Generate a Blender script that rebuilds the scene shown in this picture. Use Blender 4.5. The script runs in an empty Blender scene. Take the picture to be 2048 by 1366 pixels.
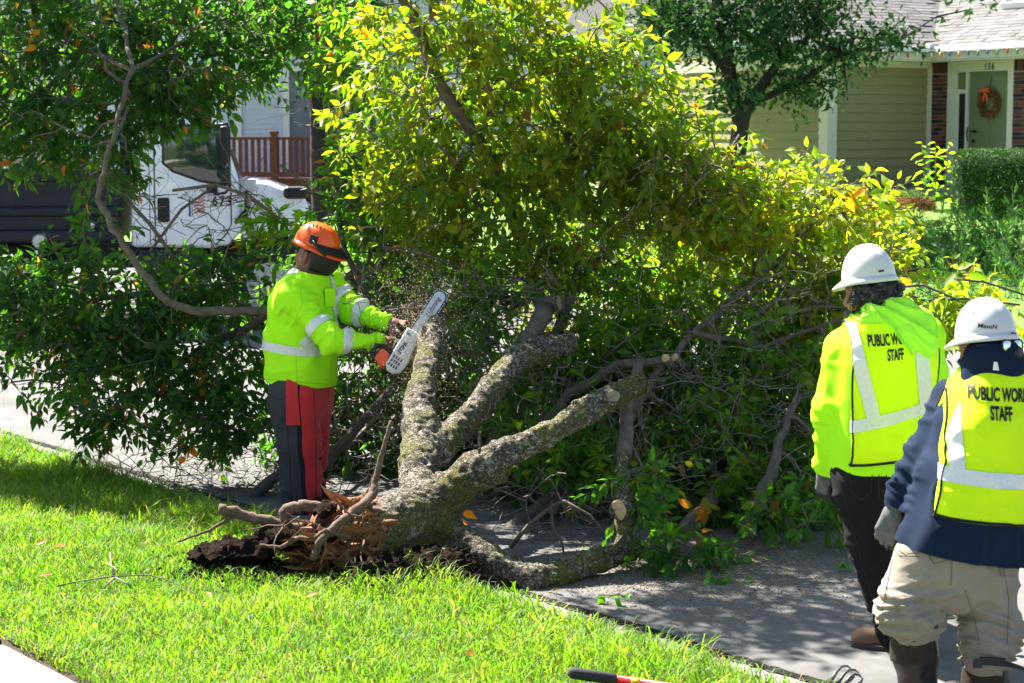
import bpy, bmesh, math, random
import numpy as np
from mathutils import Vector, Matrix, kdtree
from mathutils.bvhtree import BVHTree

random.seed(7); rng = np.random.default_rng(7)
scene = bpy.context.scene
COL = scene.collection
pi = math.pi
rad = math.radians

# ------------------------------------------------------------------ camera
F = 3890.0                                   # focal length in photo pixels (2048 wide)
PITCH = math.atan(425.0 / F)
CAM = Vector((0, 0, 2.3))
cam_d = bpy.data.cameras.new('camera'); cam = bpy.data.objects.new('camera', cam_d); COL.objects.link(cam)
cam.location = CAM; cam.rotation_euler = (pi / 2 - PITCH, 0, 0)
cam_d.sensor_width = 36; cam_d.lens = 36 * F / 2048; cam_d.clip_start = .1; cam_d.clip_end = 1500
cam_d.dof.use_dof = True; cam_d.dof.focus_distance = 10.6; cam_d.dof.aperture_fstop = 6.3
scene.camera = cam

# ------------------------------------------------------------------ light
SUN = Vector((-.42, .47, .77)).normalized()
world = bpy.data.worlds.new('World'); scene.world = world; world.use_nodes = True
wn = world.node_tree
bg = wn.nodes['Background']
sky = wn.nodes.new('ShaderNodeTexSky'); sky.sky_type = 'NISHITA'; sky.sun_disc = False
sky.sun_elevation = math.asin(SUN.z); sky.sun_rotation = math.atan2(SUN.x, SUN.y)
sky.air_density = 1.0; sky.dust_density = 1.2
wn.links.new(sky.outputs[0], bg.inputs[0]); bg.inputs[1].default_value = .051
sun_d = bpy.data.lights.new('sun', 'SUN'); sun = bpy.data.objects.new('sun', sun_d); COL.objects.link(sun)
sun_d.energy = 5.0; sun_d.angle = rad(.53); sun_d.color = (1, .95, .86)
sun.rotation_euler = SUN.to_track_quat('Z', 'Y').to_euler(); sun.location = (-6, 12, 14)
vs = scene.view_settings
vs.view_transform = 'Standard'; vs.look = 'None'; vs.gamma = 1; vs.exposure = 2.35; vs.use_curve_mapping = False
scene.cycles.use_denoising = True
scene.cycles.max_bounces = 10; scene.cycles.diffuse_bounces = 5; scene.cycles.transparent_max_bounces = 12

# ------------------------------------------------------------------ layout helpers
RX = Vector((1, 0, 0)); FW = Vector((0, math.cos(PITCH), -math.sin(PITCH))); UP = Vector((0, math.sin(PITCH), math.cos(PITCH)))
def ray(px, py): return FW + RX * ((px - 1024) / F) + UP * ((683 - py) / F)
def P(px, py, Y):
    d = ray(px, py); return CAM + d * (Y / d.y)
def G(px, py, z=0.0):
    d = ray(px, py); return CAM + d * ((z - CAM.z) / d.z)
def V3(*a): return Vector(a)

# ------------------------------------------------------------------ objects
def thing(name, label, cat, loc=(0, 0, 0), group=None):
    o = bpy.data.objects.new(name, None); COL.objects.link(o); o.location = loc; o.empty_display_size = .2
    o['label'] = label; o['category'] = cat
    if group: o['group'] = group
    return o
def adopt(o, parent):
    if parent is None: return o
    o.parent = parent
    p = parent; m = Matrix.Identity(4); chain = []
    while p is not None: chain.append(p); p = p.parent
    for q in reversed(chain):
        loc = Matrix.LocRotScale(q.location, q.rotation_euler, q.scale)
        m = m @ (q.matrix_parent_inverse @ loc if q.parent else loc)
    o.matrix_parent_inverse = m.inverted()
    return o
def tag(o, label=None, cat=None, group=None, kind=None):
    if label: o['label'] = label
    if cat: o['category'] = cat
    if group: o['group'] = group
    if kind: o['kind'] = kind
    return o
def np_mesh(name, V, Fc, smooth=True, cols=None):
    V = np.asarray(V, np.float32); me = bpy.data.meshes.new(name)
    if isinstance(Fc, np.ndarray):
        k = Fc.shape[1]; m = len(Fc)
        me.vertices.add(len(V)); me.vertices.foreach_set('co', V.ravel())
        me.loops.add(m * k); me.loops.foreach_set('vertex_index', Fc.astype(np.int32).ravel())
        me.polygons.add(m); me.polygons.foreach_set('loop_start', np.arange(0, m * k, k, dtype=np.int32))
        me.polygons.foreach_set('loop_total', np.full(m, k, np.int32))
        me.update(calc_edges=True)
    else:
        me.from_pydata([tuple(v) for v in V], [], Fc); me.update()
    if cols is not None:
        a = me.color_attributes.new('col', 'FLOAT_COLOR', 'POINT')
        c = np.ones((len(V), 4), np.float32); c[:, :3] = cols; a.data.foreach_set('color', c.ravel())
    if smooth: me.polygons.foreach_set('use_smooth', np.ones(len(me.polygons), bool))
    return me
def obj(name, me, m=None, parent=None, kind=None, label=None, cat=None, group=None):
    o = bpy.data.objects.new(name, me); COL.objects.link(o)
    if m is not None and me is not None:
        ms = m if isinstance(m, (list, tuple)) else [m]
        if len(me.materials) == 0:
            for x in ms: me.materials.append(x)
    adopt(o, parent); tag(o, label, cat, group, kind)
    return o

class MB:
    """collects shapes for ONE mesh object"""
    def __init__(s): s.v = []; s.f = []
    def add(s, v, f):
        n = len(s.v); s.v += [tuple(x) for x in v]; s.f += [tuple(i + n for i in q) for q in f]; return s
    def box(s, c, d, ax=None, ch=0.0):
        c = Vector(c); ax = ax or (V3(1, 0, 0), V3(0, 1, 0), V3(0, 0, 1))
        h = [x / 2 for x in d]
        if ch <= 0:
            vs_ = [c + ax[0] * (h[0] * sx) + ax[1] * (h[1] * sy) + ax[2] * (h[2] * sz) for sx in (-1, 1) for sy in (-1, 1) for sz in (-1, 1)]
            return s.add(vs_, [(0, 1, 3, 2), (4, 6, 7, 5), (0, 4, 5, 1), (2, 3, 7, 6), (0, 2, 6, 4), (1, 5, 7, 3)])
        bm = bmesh.new(); bmesh.ops.create_cube(bm, size=1)
        for v in bm.verts: v.co = Vector((v.co.x * d[0], v.co.y * d[1], v.co.z * d[2]))
        bmesh.ops.bevel(bm, geom=bm.edges[:], offset=ch, segments=2, profile=.5, affect='EDGES')
        bm.verts.index_update()
        s.add([c + ax[0] * v.co.x + ax[1] * v.co.y + ax[2] * v.co.z for v in bm.verts], [[v.index for v in f.verts] for f in bm.faces]); bm.free(); return s
    def tube(s, pts, rs, n=8, caps=True):
        pts = [Vector(p) for p in pts]
        if not isinstance(rs, (list, tuple)): rs = [rs] * len(pts)
        v = []; f = []; prev = None
        for i, p in enumerate(pts):
            t = (pts[min(i + 1, len(pts) - 1)] - pts[max(i - 1, 0)]).normalized()
            a = (prev if prev is not None else (V3(0, 0, 1) if abs(t.z) < .9 else V3(1, 0, 0)))
            a = (a - t * a.dot(t)).normalized(); b = t.cross(a); prev = a
            for k in range(n):
                g = 2 * pi * k / n; v.append(p + (a * math.cos(g) + b * math.sin(g)) * rs[i])
        for i in range(len(pts) - 1):
            for k in range(n): f.append((i * n + k, i * n + (k + 1) % n, (i + 1) * n + (k + 1) % n, (i + 1) * n + k))
        if caps: f.append(tuple(range(n - 1, -1, -1))); f.append(tuple(range((len(pts) - 1) * n, len(pts) * n)))
        return s.add(v, f)
    def prism(s, poly, off, ax=None, c=(0, 0, 0)):
        """poly in (ax0, ax2) plane extruded along ax1 from off[0] to off[1]"""
        ax = ax or (V3(1, 0, 0), V3(0, 1, 0), V3(0, 0, 1)); c = Vector(c); n = len(poly)
        v = [c + ax[0] * x + ax[1] * o + ax[2] * z for o in off for x, z in poly]
        f = [tuple(range(n)), tuple(range(2 * n - 1, n - 1, -1))] + [(i, i + n, (i + 1) % n + n, (i + 1) % n) for i in range(n)]
        return s.add(v, f)
    def build(s, name, m, parent=None, smooth=False, bevel=0, **k):
        me = bpy.data.meshes.new(name); me.from_pydata(s.v, [], s.f); me.update()
        bm = bmesh.new(); bm.from_mesh(me); bmesh.ops.recalc_face_normals(bm, faces=bm.faces[:]); bm.to_mesh(me); bm.free()
        if smooth: me.polygons.foreach_set('use_smooth', np.ones(len(me.polygons), bool))
        o = obj(name, me, m, parent, **k)
        if bevel:
            b = o.modifiers.new('bevel', 'BEVEL'); b.width = bevel; b.segments = 3; b.limit_method = 'ANGLE'; b.angle_limit = rad(28)
            me.polygons.foreach_set('use_smooth', np.ones(len(me.polygons), bool))
        return o

# ------------------------------------------------------------------ materials
def mat(name, col, rough=.7, nz=None, bump=None, spec=.3, metal=0.0, attr=False, transl=0.0, tcol=(1.9, 1.6, .5), col2=None, alpha=None, sheen=0, coat=0, wear=None):
    m = bpy.data.materials.new(name); m.use_nodes = True; t = m.node_tree; N = t.nodes; L = t.links
    b = N['Principled BSDF']; b.inputs['Roughness'].default_value = rough; b.inputs['Specular IOR Level'].default_value = spec
    b.inputs['Metallic'].default_value = metal; b.inputs['Sheen Weight'].default_value = sheen; b.inputs['Coat Weight'].default_value = coat
    tc = N.new('ShaderNodeTexCoord'); src = None
    if attr:
        a = N.new('ShaderNodeVertexColor'); a.layer_name = 'col'; src = a.outputs[0]
    else:
        r = N.new('ShaderNodeRGB'); r.outputs[0].default_value = (*col, 1); src = r.outputs[0]
    if nz:
        n = N.new('ShaderNodeTexNoise'); n.inputs['Scale'].default_value = nz[0]; n.inputs['Detail'].default_value = 6; n.inputs['Roughness'].default_value = .62
        L.new(tc.outputs['Object'], n.inputs['Vector'])
        if col2:
            cr = N.new('ShaderNodeValToRGB'); cr.color_ramp.elements[0].position = .5 - nz[1] / 2; cr.color_ramp.elements[1].position = .5 + nz[1] / 2
            L.new(n.outputs[0], cr.inputs[0]); mx = N.new('ShaderNodeMix'); mx.data_type = 'RGBA'; L.new(cr.outputs[0], mx.inputs[0]); L.new(src, mx.inputs[6]); mx.inputs[7].default_value = (*col2, 1); src = mx.outputs[2]
        else:
            mr = N.new('ShaderNodeMapRange'); mr.inputs['From Min'].default_value = .3; mr.inputs['From Max'].default_value = .7; mr.inputs['To Min'].default_value = 1 - nz[1]; mr.inputs['To Max'].default_value = 1 + nz[1]
            L.new(n.outputs[0], mr.inputs[0]); mx = N.new('ShaderNodeMix'); mx.data_type = 'RGBA'; mx.blend_type = 'MULTIPLY'; mx.inputs[0].default_value = 1
            L.new(src, mx.inputs[6]); L.new(mr.outputs[0], mx.inputs[7]); src = mx.outputs[2]
    if wear:   # (scale, colour, low, high): a second, patchy dirt layer
        n = N.new('ShaderNodeTexNoise'); n.inputs['Scale'].default_value = wear[0]; n.inputs['Detail'].default_value = 9; n.inputs['Roughness'].default_value = .7
        L.new(tc.outputs['Object'], n.inputs['Vector'])
        mr = N.new('ShaderNodeMapRange'); mr.inputs['From Min'].default_value = wear[2]; mr.inputs['From Max'].default_value = wear[3]
        L.new(n.outputs[0], mr.inputs[0]); mx = N.new('ShaderNodeMix'); mx.data_type = 'RGBA'; L.new(mr.outputs[0], mx.inputs[0]); L.new(src, mx.inputs[6]); mx.inputs[7].default_value = (*wear[1], 1); src = mx.outputs[2]
    L.new(src, b.inputs['Base Color'])
    if bump:
        n = N.new('ShaderNodeTexNoise'); n.inputs['Scale'].default_value = bump[0]; n.inputs['Detail'].default_value = 5
        L.new(tc.outputs['Object'], n.inputs['Vector'])
        bp = N.new('ShaderNodeBump'); bp.inputs['Strength'].default_value = bump[1]; bp.inputs['Distance'].default_value = bump[2] if len(bump) > 2 else .01
        L.new(n.outputs[0], bp.inputs['Height']); L.new(bp.outputs[0], b.inputs['Normal'])
    if transl:
        tr = N.new('ShaderNodeBsdfTranslucent'); mm = N.new('ShaderNodeMix'); mm.data_type = 'RGBA'; mm.blend_type = 'MULTIPLY'; mm.inputs[0].default_value = 1
        L.new(src, mm.inputs[6]); mm.inputs[7].default_value = (*tcol, 1); L.new(mm.outputs[2], tr.inputs[0])
        ms = N.new('ShaderNodeMixShader'); ms.inputs[0].default_value = transl
        L.new(b.outputs[0], ms.inputs[1]); L.new(tr.outputs[0], ms.inputs[2]); L.new(ms.outputs[0], N['Material Output'].inputs[0])
    if alpha is not None: b.inputs['Alpha'].default_value = alpha
    return m

# ------------------------------------------------------------------ numpy noise + implicit surfaces
def vn(p):
    p = np.asarray(p, np.float64); i = np.floor(p).astype(np.int64); f = p - i; u = f * f * (3 - 2 * f)
    def h(a, b, c):
        n = (a * 374761393 + b * 668265263 + c * 1274126177) & 0xffffffff
        n = ((n ^ (n >> 13)) * 1274126177) & 0xffffffff
        return ((n ^ (n >> 16)) & 0xffff) / 65535.0
    x, y, z = i[:, 0], i[:, 1], i[:, 2]; r = 0
    for dx in (0, 1):
        wx = u[:, 0] if dx else 1 - u[:, 0]
        for dy in (0, 1):
            wy = u[:, 1] if dy else 1 - u[:, 1]
            for dz in (0, 1):
                wz = u[:, 2] if dz else 1 - u[:, 2]
                r = r + wx * wy * wz * h(x + dx, y + dy, z + dz)
    return r
def fbm(p, o=3):
    r = 0; a = .5; p = np.asarray(p)
    for k in range(o): r = r + a * vn(p + 17.3 * k); p = p * 2.03; a *= .5
    return r / (1 - .5 ** o)

class Sdf:
    def __init__(s, k=.04): s.k = k; s.pr = []
    def cap(s, a, b, ra, rb=None, cut=None, k=None):
        s.pr.append(('c', np.array(a), np.array(b), ra, ra if rb is None else rb, cut, k)); return s
    def chain(s, pts, rs, k=None, cut_end=False):
        for i in range(len(pts) - 1): s.cap(pts[i], pts[i + 1], rs[i], rs[i + 1], cut=(cut_end and i == len(pts) - 2), k=k)
        return s
    def ell(s, c, r, ax=None, k=None):
        ax = ax or (V3(1, 0, 0), V3(0, 1, 0), V3(0, 0, 1))
        s.pr.append(('e', np.array(c), np.array([list(x) for x in ax]), np.array(r, float), None, None, k)); return s
    def slab(s, nodes, right, fwd, k=None):
        """nodes: list of (centre, half width, half depth): an elliptic column"""
        for a, b in zip(nodes[:-1], nodes[1:]):
            s.pr.append(('s', np.array(a[0]), np.array(b[0]), (a[1], a[2], b[1], b[2]), np.array(right), np.array(fwd), k))
        return s
    def one(s, q, p):
        if q[0] == 'c':
            _, a, b, ra, rb, cut, k = q; ab = b - a; L2 = ab @ ab
            t = np.clip((p - a) @ ab / L2, 0, 1); d = np.linalg.norm(p - a - t[:, None] * ab, axis=1) - (ra + t * (rb - ra))
            if cut: d = np.maximum(d, (p - b) @ (ab / math.sqrt(L2)))
            return d
        if q[0] == 'e':
            _, c, ax, r, _, _, k = q; l = (p - c) @ ax.T; return (np.linalg.norm(l / r, axis=1) - 1) * r.min()
        _, a, b, (ax_, ay, bx, by), ri, fw, k = q; ab = b - a; L2 = ab @ ab
        t = np.clip((p - a) @ ab / L2, 0, 1); d = p - a - t[:, None] * ab; rx = ax_ + t * (bx - ax_); ry = ay + t * (by - ay)
        u = d @ ri; w = d @ fw; e = np.maximum((d * d).sum(1) - u * u - w * w, 0); rm = np.minimum(rx, ry)
        return (((np.abs(u) / rx) ** 2.6 + (np.abs(w) / ry) ** 2.6 + (e / rm ** 2) ** 1.3) ** (1 / 2.6) - 1) * rm
    def __call__(s, p):
        r = None
        for q in s.pr:
            d = s.one(q, p)
            if r is None: r = d
            else:
                k = q[-1] if q[-1] is not None else s.k
                h = np.maximum(k - np.abs(r - d), 0) / k; r = np.minimum(r, d) - h * h * k * .25
        return r
    def bounds(s, m=.03):
        lo = np.full(3, 1e9); hi = -lo
        for q in s.pr:
            if q[0] == 'c': R = max(q[3], q[4]); pts = (q[1], q[2])
            elif q[0] == 'e': R = q[3].max(); pts = (q[1],)
            else: R = max(q[3]); pts = (q[1], q[2])
            for x in pts: lo = np.minimum(lo, x - R - m); hi = np.maximum(hi, x + R + m)
        return lo, hi
def snets(f, lo, hi, h, chunk=400000):
    lo = np.array(lo, float); n = np.ceil((np.array(hi) - lo) / h).astype(int) + 1
    g = np.stack(np.meshgrid(*[np.arange(k) for k in n], indexing='ij'), -1).reshape(-1, 3)
    v = np.concatenate([f(g[i:i + chunk] * h + lo) for i in range(0, len(g), chunk)]).reshape(n)
    ins = v < 0; c = n - 1
    acc = np.zeros((*c, 3)); num = np.zeros(c)
    def sl(o): return tuple(slice(o[i], o[i] + c[i]) for i in range(3))
    for a in range(3):
        e = np.zeros(3, int); e[a] = 1; b, d = [(a + 1) % 3, (a + 2) % 3]
        for ob in (0, 1):
            for od in (0, 1):
                o = np.zeros(3, int); o[b] = ob; o[d] = od
                v0 = v[sl(o)]; v1 = v[sl(o + e)]; x = (v0 < 0) != (v1 < 0)
                t = np.where(x, v0 / np.where(x, v0 - v1, 1), 0)
                for i in range(3): acc[..., i] += np.where(x, o[i] + (t if i == a else 0), 0)
                num += x
    act = num > 0; idx = -np.ones(c, int); idx[act] = np.arange(act.sum())
    base = np.argwhere(act); V = (base + acc[act] / num[act][:, None]) * h + lo
    Q = []
    for a in range(3):
        b, d = (a + 1) % 3, (a + 2) % 3
        e = [slice(None)] * 3; e2 = [slice(None)] * 3
        e[a] = slice(0, n[a] - 1); e2[a] = slice(1, n[a])
        for i in (b, d): e[i] = slice(1, n[i] - 1); e2[i] = slice(1, n[i] - 1)
        s0 = ins[tuple(e)]; s1 = ins[tuple(e2)]; w = np.argwhere(s0 != s1)
        if not len(w): continue
        w = w.copy(); w[:, b] += 1; w[:, d] += 1
        fl = ins[tuple(w.T)]
        eb = np.zeros(3, int); eb[b] = 1; ed = np.zeros(3, int); ed[d] = 1
        q = np.stack([idx[tuple((w - eb - ed).T)], idx[tuple((w - ed).T)], idx[tuple(w.T)], idx[tuple((w - eb).T)]], 1)
        q[~fl] = q[~fl][:, ::-1]; Q.append(q)
    return V, np.concatenate(Q)
def normals(V, Q):
    a = V[Q[:, 0]]; n = np.cross(V[Q[:, 2]] - a, V[Q[:, 3]] - V[Q[:, 1]]) if Q.shape[1] == 4 else np.cross(V[Q[:, 1]] - a, V[Q[:, 2]] - a)
    N = np.zeros_like(V)
    for k in range(Q.shape[1]): np.add.at(N, Q[:, k], n)
    return N / np.maximum(np.linalg.norm(N, axis=1), 1e-12)[:, None]
def relax(V, Q, it=1, w=.5):
    for _ in range(it):
        S = np.zeros_like(V); C = np.zeros(len(V)); k = Q.shape[1]
        for i in range(k):
            for j in ((i + 1) % k, (i - 1) % k): np.add.at(S, Q[:, i], V[Q[:, j]]); np.add.at(C, Q[:, i], 1)
        V = V * (1 - w) + w * S / np.maximum(C, 1)[:, None]
    return V
def folds(V, Q, spec):
    """spec: list of (a, b, reach, f_along, f_across, amp): cloth folds round the limb a-b"""
    N = normals(V, Q); D = np.zeros(len(V))
    for a, b, reach, fa, fc, amp in spec:
        a = np.array(a); b = np.array(b); ax = (b - a); L = np.linalg.norm(ax); ax = ax / L
        t = (V - a) @ ax; c = V - a - t[:, None] * ax; dist = np.linalg.norm(c, axis=1); out = np.maximum(np.maximum(-t, t - L), 0)
        w = np.exp(-(np.maximum(dist - reach, 0) / .05) ** 2 - (out / .06) ** 2)
        q = c * fc + ax * (t * fa)[:, None]; q = q + 1.3 * (np.stack([vn(V * 5 + 3), vn(V * 5 + 9), vn(V * 5 + 21)], 1) - .5)
        n = 1 - np.abs(2 * vn(q) - 1); n = .65 * n ** 3 + .35 * n
        D += w * amp * 1.9 * (n - .35)
    return V + N * D[:, None]
def cloth(name, f, h, m, parent, spec=(), clip=(), smooth_it=1, **k):
    lo, hi = f.bounds(); V, Q = snets(f, lo, hi, h); V = relax(V, Q, smooth_it)
    if spec: V = folds(V, Q, spec)
    me = np_mesh(name, V, Q)
    if clip:
        bm = bmesh.new(); bm.from_mesh(me)
        for cp in clip:
            co, no = cp[:2]; ge = bm.verts[:] + bm.edges[:] + bm.faces[:]
            if len(cp) > 2:        # a local cut: only what lies within cp[2] of co
                fs_ = [f_ for f_ in bm.faces if (f_.calc_center_median() - co).length < cp[2]]; ge = list({x for f_ in fs_ for x in (*f_.verts, *f_.edges)}) + fs_
            r = bmesh.ops.bisect_plane(bm, geom=ge, plane_co=co, plane_no=no, clear_outer=True)
            ed = [e for e in r['geom_cut'] if isinstance(e, bmesh.types.BMEdge)]
            if ed: bmesh.ops.edgeloop_fill(bm, edges=ed)
        bm.to_mesh(me); bm.free()
    me.polygons.foreach_set('use_smooth', np.ones(len(me.polygons), bool))
    return obj(name, me, m, parent, **k)
def band(src, planes, off, name, m, parent, keep=None, thick=0.0, **k):
    """the strip of src inside every plane, lifted off it"""
    bm = bmesh.new(); bm.from_mesh(src.data); bm.normal_update()
    if keep:
        C = np.array([f.calc_center_median() for f in bm.faces]); kp = keep(C)
        bmesh.ops.delete(bm, geom=[f for f, q in zip(bm.faces[:], kp) if not q], context='FACES')
    for co, no in planes:
        bmesh.ops.bisect_plane(bm, geom=bm.verts[:] + bm.edges[:] + bm.faces[:], plane_co=co, plane_no=no, clear_outer=True)
    bm.normal_update()
    for v in bm.verts: v.co += v.normal * off
    if thick: bmesh.ops.solidify(bm, geom=bm.faces[:], thickness=thick)
    me = bpy.data.meshes.new(name); bm.to_mesh(me); bm.free()
    me.polygons.foreach_set('use_smooth', np.ones(len(me.polygons), bool))
    return obj(name, me, m, parent, **k)
def text_mesh(body, size, sx=1.0, bold=0.0, align='CENTER', shear=0.0, spacing=1.0, line=1.0):
    c = bpy.data.curves.new('lettering', 'FONT'); c.body = body; c.size = size; c.align_x = align; c.align_y = 'CENTER'; c.offset = bold; c.shear = shear
    c.space_character = spacing; c.space_line = line; c.resolution_u = 3
    o = bpy.data.objects.new('lettering', c); COL.objects.link(o)
    dg = bpy.context.evaluated_depsgraph_get(); dg.update()
    me = bpy.data.meshes.new_from_object(o.evaluated_get(dg)); bpy.data.objects.remove(o); bpy.data.curves.remove(c)
    for v in me.vertices: v.co.x *= sx
    return me
def put_text(me, o, x, y, name, m, parent, **k):
    """flat lettering at o with x to the right and y up"""
    for v in me.vertices: v.co = Vector(o) + Vector(x) * v.co.x + Vector(y) * v.co.y
    return obj(name, me, m, parent, **k)
def fit(me, width):
    xs = [v.co.x for v in me.vertices]; k = width / (max(xs) - min(xs))
    for v in me.vertices: v.co.x *= k
    return me
def binding(src, co, no, r, name, m, parent):
    co = Vector(co); no = Vector(no).normalized(); V = [v.co for v in src.data.vertices]; on = [abs((v - co).dot(no)) < 2e-4 for v in V]
    E = [e.vertices for e in src.data.edges if on[e.vertices[0]] and on[e.vertices[1]]]
    if not E: return None
    Vv, Qq = segs_mesh([tuple(V[a]) for a, b in E], [tuple(V[b]) for a, b in E], np.full(len(E), r), np.full(len(E), r), 6); return obj(name, np_mesh(name, Vv, Qq), m, parent)
def wrap_text(me, o, x, y, src, name, m, parent, lift=.004, warp=None):
    x = Vector(x).normalized(); y = Vector(y); y = (y - x * y.dot(x)).normalized(); n = x.cross(y)
    bm = bmesh.new(); bm.from_mesh(me); bmesh.ops.triangulate(bm, faces=bm.faces[:])
    for _ in range(5):
        e = [q for q in bm.edges if q.calc_length() > .022]
        if not e: break
        bmesh.ops.subdivide_edges(bm, edges=e, cuts=1); bmesh.ops.triangulate(bm, faces=bm.faces[:])
    sb = bmesh.new(); sb.from_mesh(src.data); tree = BVHTree.FromBMesh(sb)
    for v in bm.verts:
        lx, ly = v.co.x, v.co.y
        if warp: lx, ly = warp(lx, ly)
        p = Vector(o) + x * lx + y * ly
        hit, hn, _, _ = tree.ray_cast(p + n * .5, -n)
        v.co = (hit + n * lift) if hit else p
    bm.to_mesh(me); bm.free(); sb.free()
    return obj(name, me, m, parent)
def wrap_lines(lines, src, w, name, m, parent, lift=.003):
    """stitched seams: ribbons laid on src along photo-pixel polylines, as seen from the front of the scene"""
    sb = bmesh.new(); sb.from_mesh(src.data); tree = BVHTree.FromBMesh(sb); sb.free(); Vv, Ff = [], []
    for ln in lines:
        pr = None
        for (x0, y0), (x1, y1) in zip(ln[:-1], ln[1:]):
            k = max(2, int(math.hypot(x1 - x0, y1 - y0) / 4))
            for i in range(k + 1):
                x = x0 + (x1 - x0) * i / k; y = y0 + (y1 - y0) * i / k; d = ray(x, y).normalized(); hit, nn, _, _ = tree.ray_cast(CAM, d)
                if hit is None: pr = None; continue
                s = Vector(((y1 - y0), 0, (x1 - x0))).normalized() * (w / 2); q = hit - d * lift; n = len(Vv); Vv += [tuple(q - s), tuple(q + s)]
                if pr is not None: Ff.append((pr, pr + 1, n + 1, n))
                pr = n
    if not Ff: return None
    return obj(name, np_mesh(name, Vv, Ff), m, parent)
def segs_mesh(A, B, RA, RB, n=4):
    """many tapered sticks as arrays"""
    A = np.asarray(A); B = np.asarray(B); d = B - A; L = np.linalg.norm(d, axis=1, keepdims=True); d = d / np.maximum(L, 1e-9)
    up = np.where(np.abs(d[:, 2:3]) < .9, np.array([[0, 0, 1.]]), np.array([[1., 0, 0]])); a = np.cross(d, up); a /= np.linalg.norm(a, axis=1, keepdims=True); b = np.cross(d, a)
    g = np.arange(n) * 2 * pi / n; ring = a[:, None] * np.cos(g)[None, :, None] + b[:, None] * np.sin(g)[None, :, None]
    V = np.concatenate([A[:, None] + ring * np.asarray(RA)[:, None, None], B[:, None] + ring * np.asarray(RB)[:, None, None]], 1)
    k = np.arange(n); q = np.stack([k, (k + 1) % n, n + (k + 1) % n, n + k], 1)
    Q = (q[None] + (np.arange(len(A)) * 2 * n)[:, None, None]).reshape(-1, 4)
    return V.reshape(-1, 3), Q
# one leaf: length along +y, folded along the midrib
LEAF_V = np.array([[0, 0, 0], [-.21, .22, .05], [0, .28, -.02], [.21, .22, .05], [-.25, .52, .045], [0, .58, -.035], [.25, .52, .045], [0, 1, -.10]])
LEAF_F = np.array([[0, 2, 1, 1], [0, 3, 2, 2], [1, 2, 5, 4], [2, 3, 6, 5], [4, 5, 7, 7], [5, 6, 7, 7]])
LEAF_T = np.array([[0, 2, 1], [0, 3, 2], [1, 2, 5], [1, 5, 4], [2, 3, 6], [2, 6, 5], [4, 5, 7], [5, 6, 7]])
LEAF_LOW_V = np.array([[0, 0, 0], [-.26, .45, .05], [.26, .45, .05], [0, 1, -.06]]); LEAF_LOW_T = np.array([[0, 2, 1], [1, 2, 3]])
def leaf_frames(D, Nn):
    D = D / np.linalg.norm(D, axis=1, keepdims=True); X = np.cross(D, Nn); X /= np.maximum(np.linalg.norm(X, axis=1, keepdims=True), 1e-9); Z = np.cross(X, D)
    return np.stack([X, D, Z], 1)          # rows
def leaves_mesh(Pos, Fr, S, C, low=False):
    T, TF = (LEAF_LOW_V, LEAF_LOW_T) if low else (LEAF_V, LEAF_T)
    n = len(Pos); Tn = np.repeat(T[None], n, 0); cu = rng.normal(.10, .22, n)[:, None]; tw = rng.normal(0, .28, n)[:, None]
    Tn[:, :, 2] += -cu * Tn[:, :, 1] ** 2 + tw * Tn[:, :, 0] * Tn[:, :, 1]; Tn[:, :, 0] *= rng.uniform(.62, 1.05, n)[:, None]
    V = np.einsum('nkj,njm->nkm', Tn, Fr) * S[:, None, None] + Pos[:, None]
    Fc = (TF[None] + (np.arange(len(Pos)) * len(T))[:, None, None]).reshape(-1, 3)
    return V.reshape(-1, 3), Fc, np.repeat(C, len(T), 0)
def unit(n): 
    v = rng.normal(size=(n, 3)); return v / np.linalg.norm(v, axis=1, keepdims=True)

# ================================================================== ground, street, verge
E1 = G(0, 890, .12); E3 = G(1480, 1366, .12)
TD = (E1 - E3); TD.z = 0; TD.normalize()                 # along the street, away and to the left
ND = V3(TD.y, -TD.x, 0)                                  # across the street, away from the camera
S0 = ND.dot(E3)                                          # edge of the verge
_a = G(0, 1258, .19); _b = G(112, 1366, .19)
S1 = (ND.dot(_a) + ND.dot(_b)) / 2 - .03                       # edge of the pavement slab beside the camera
def st(s, t, z=0.0): return ND * s + TD * t + V3(0, 0, z)
GUT = .52                                                # width of the gutter pan
FAR = S0 + 10.4                                          # far kerb
def lawn_z(s): return .115 + .028 * (S0 - s)
PROF = [(FAR + .15, .13), (FAR + 3, .2), (FAR + 6, .35), (FAR + 9, .95), (FAR + 11, 1.18), (FAR + 16, 1.22), (FAR + 30, 1.3), (FAR + 120, 2.0)]
def yard_z(s):
    for (a, za), (b, zb) in zip(PROF[:-1], PROF[1:]):
        if a <= s <= b: return za + (zb - za) * (s - a) / (b - a)
    return PROF[0][1] if s < PROF[0][0] else PROF[-1][1]

M_soil = mat('soil', (.045, .032, .02), .95, (9, .5), (60, .8, .02))
M_turf = mat('turf', (.05, .10, .015), .95, (7, .4), (80, .8, .02), col2=(.075, .06, .03))
M_asph = mat('asphalt', (.125, .122, .12), .93, (3.2, .22), (420, .35, .004), wear=(1.1, (.075, .073, .07), .5, .72))
M_conc = mat('concrete', (.19, .185, .175), .9, (2.2, .2), (300, .4, .005), wear=(5, (.11, .105, .09), .55, .8))
M_walk = mat('pale_concrete', (.62, .58, .52), .9, (6, .1), (300, .35, .004))
M_seam = mat('tar_seam', (.012, .011, .01), .9, (40, .5), (90, 1, .02))
M_grass = mat('grass_blade', (0, 0, 0), .55, attr=True, transl=.5, tcol=(1.35, 1.6, .4), spec=.3)

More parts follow.
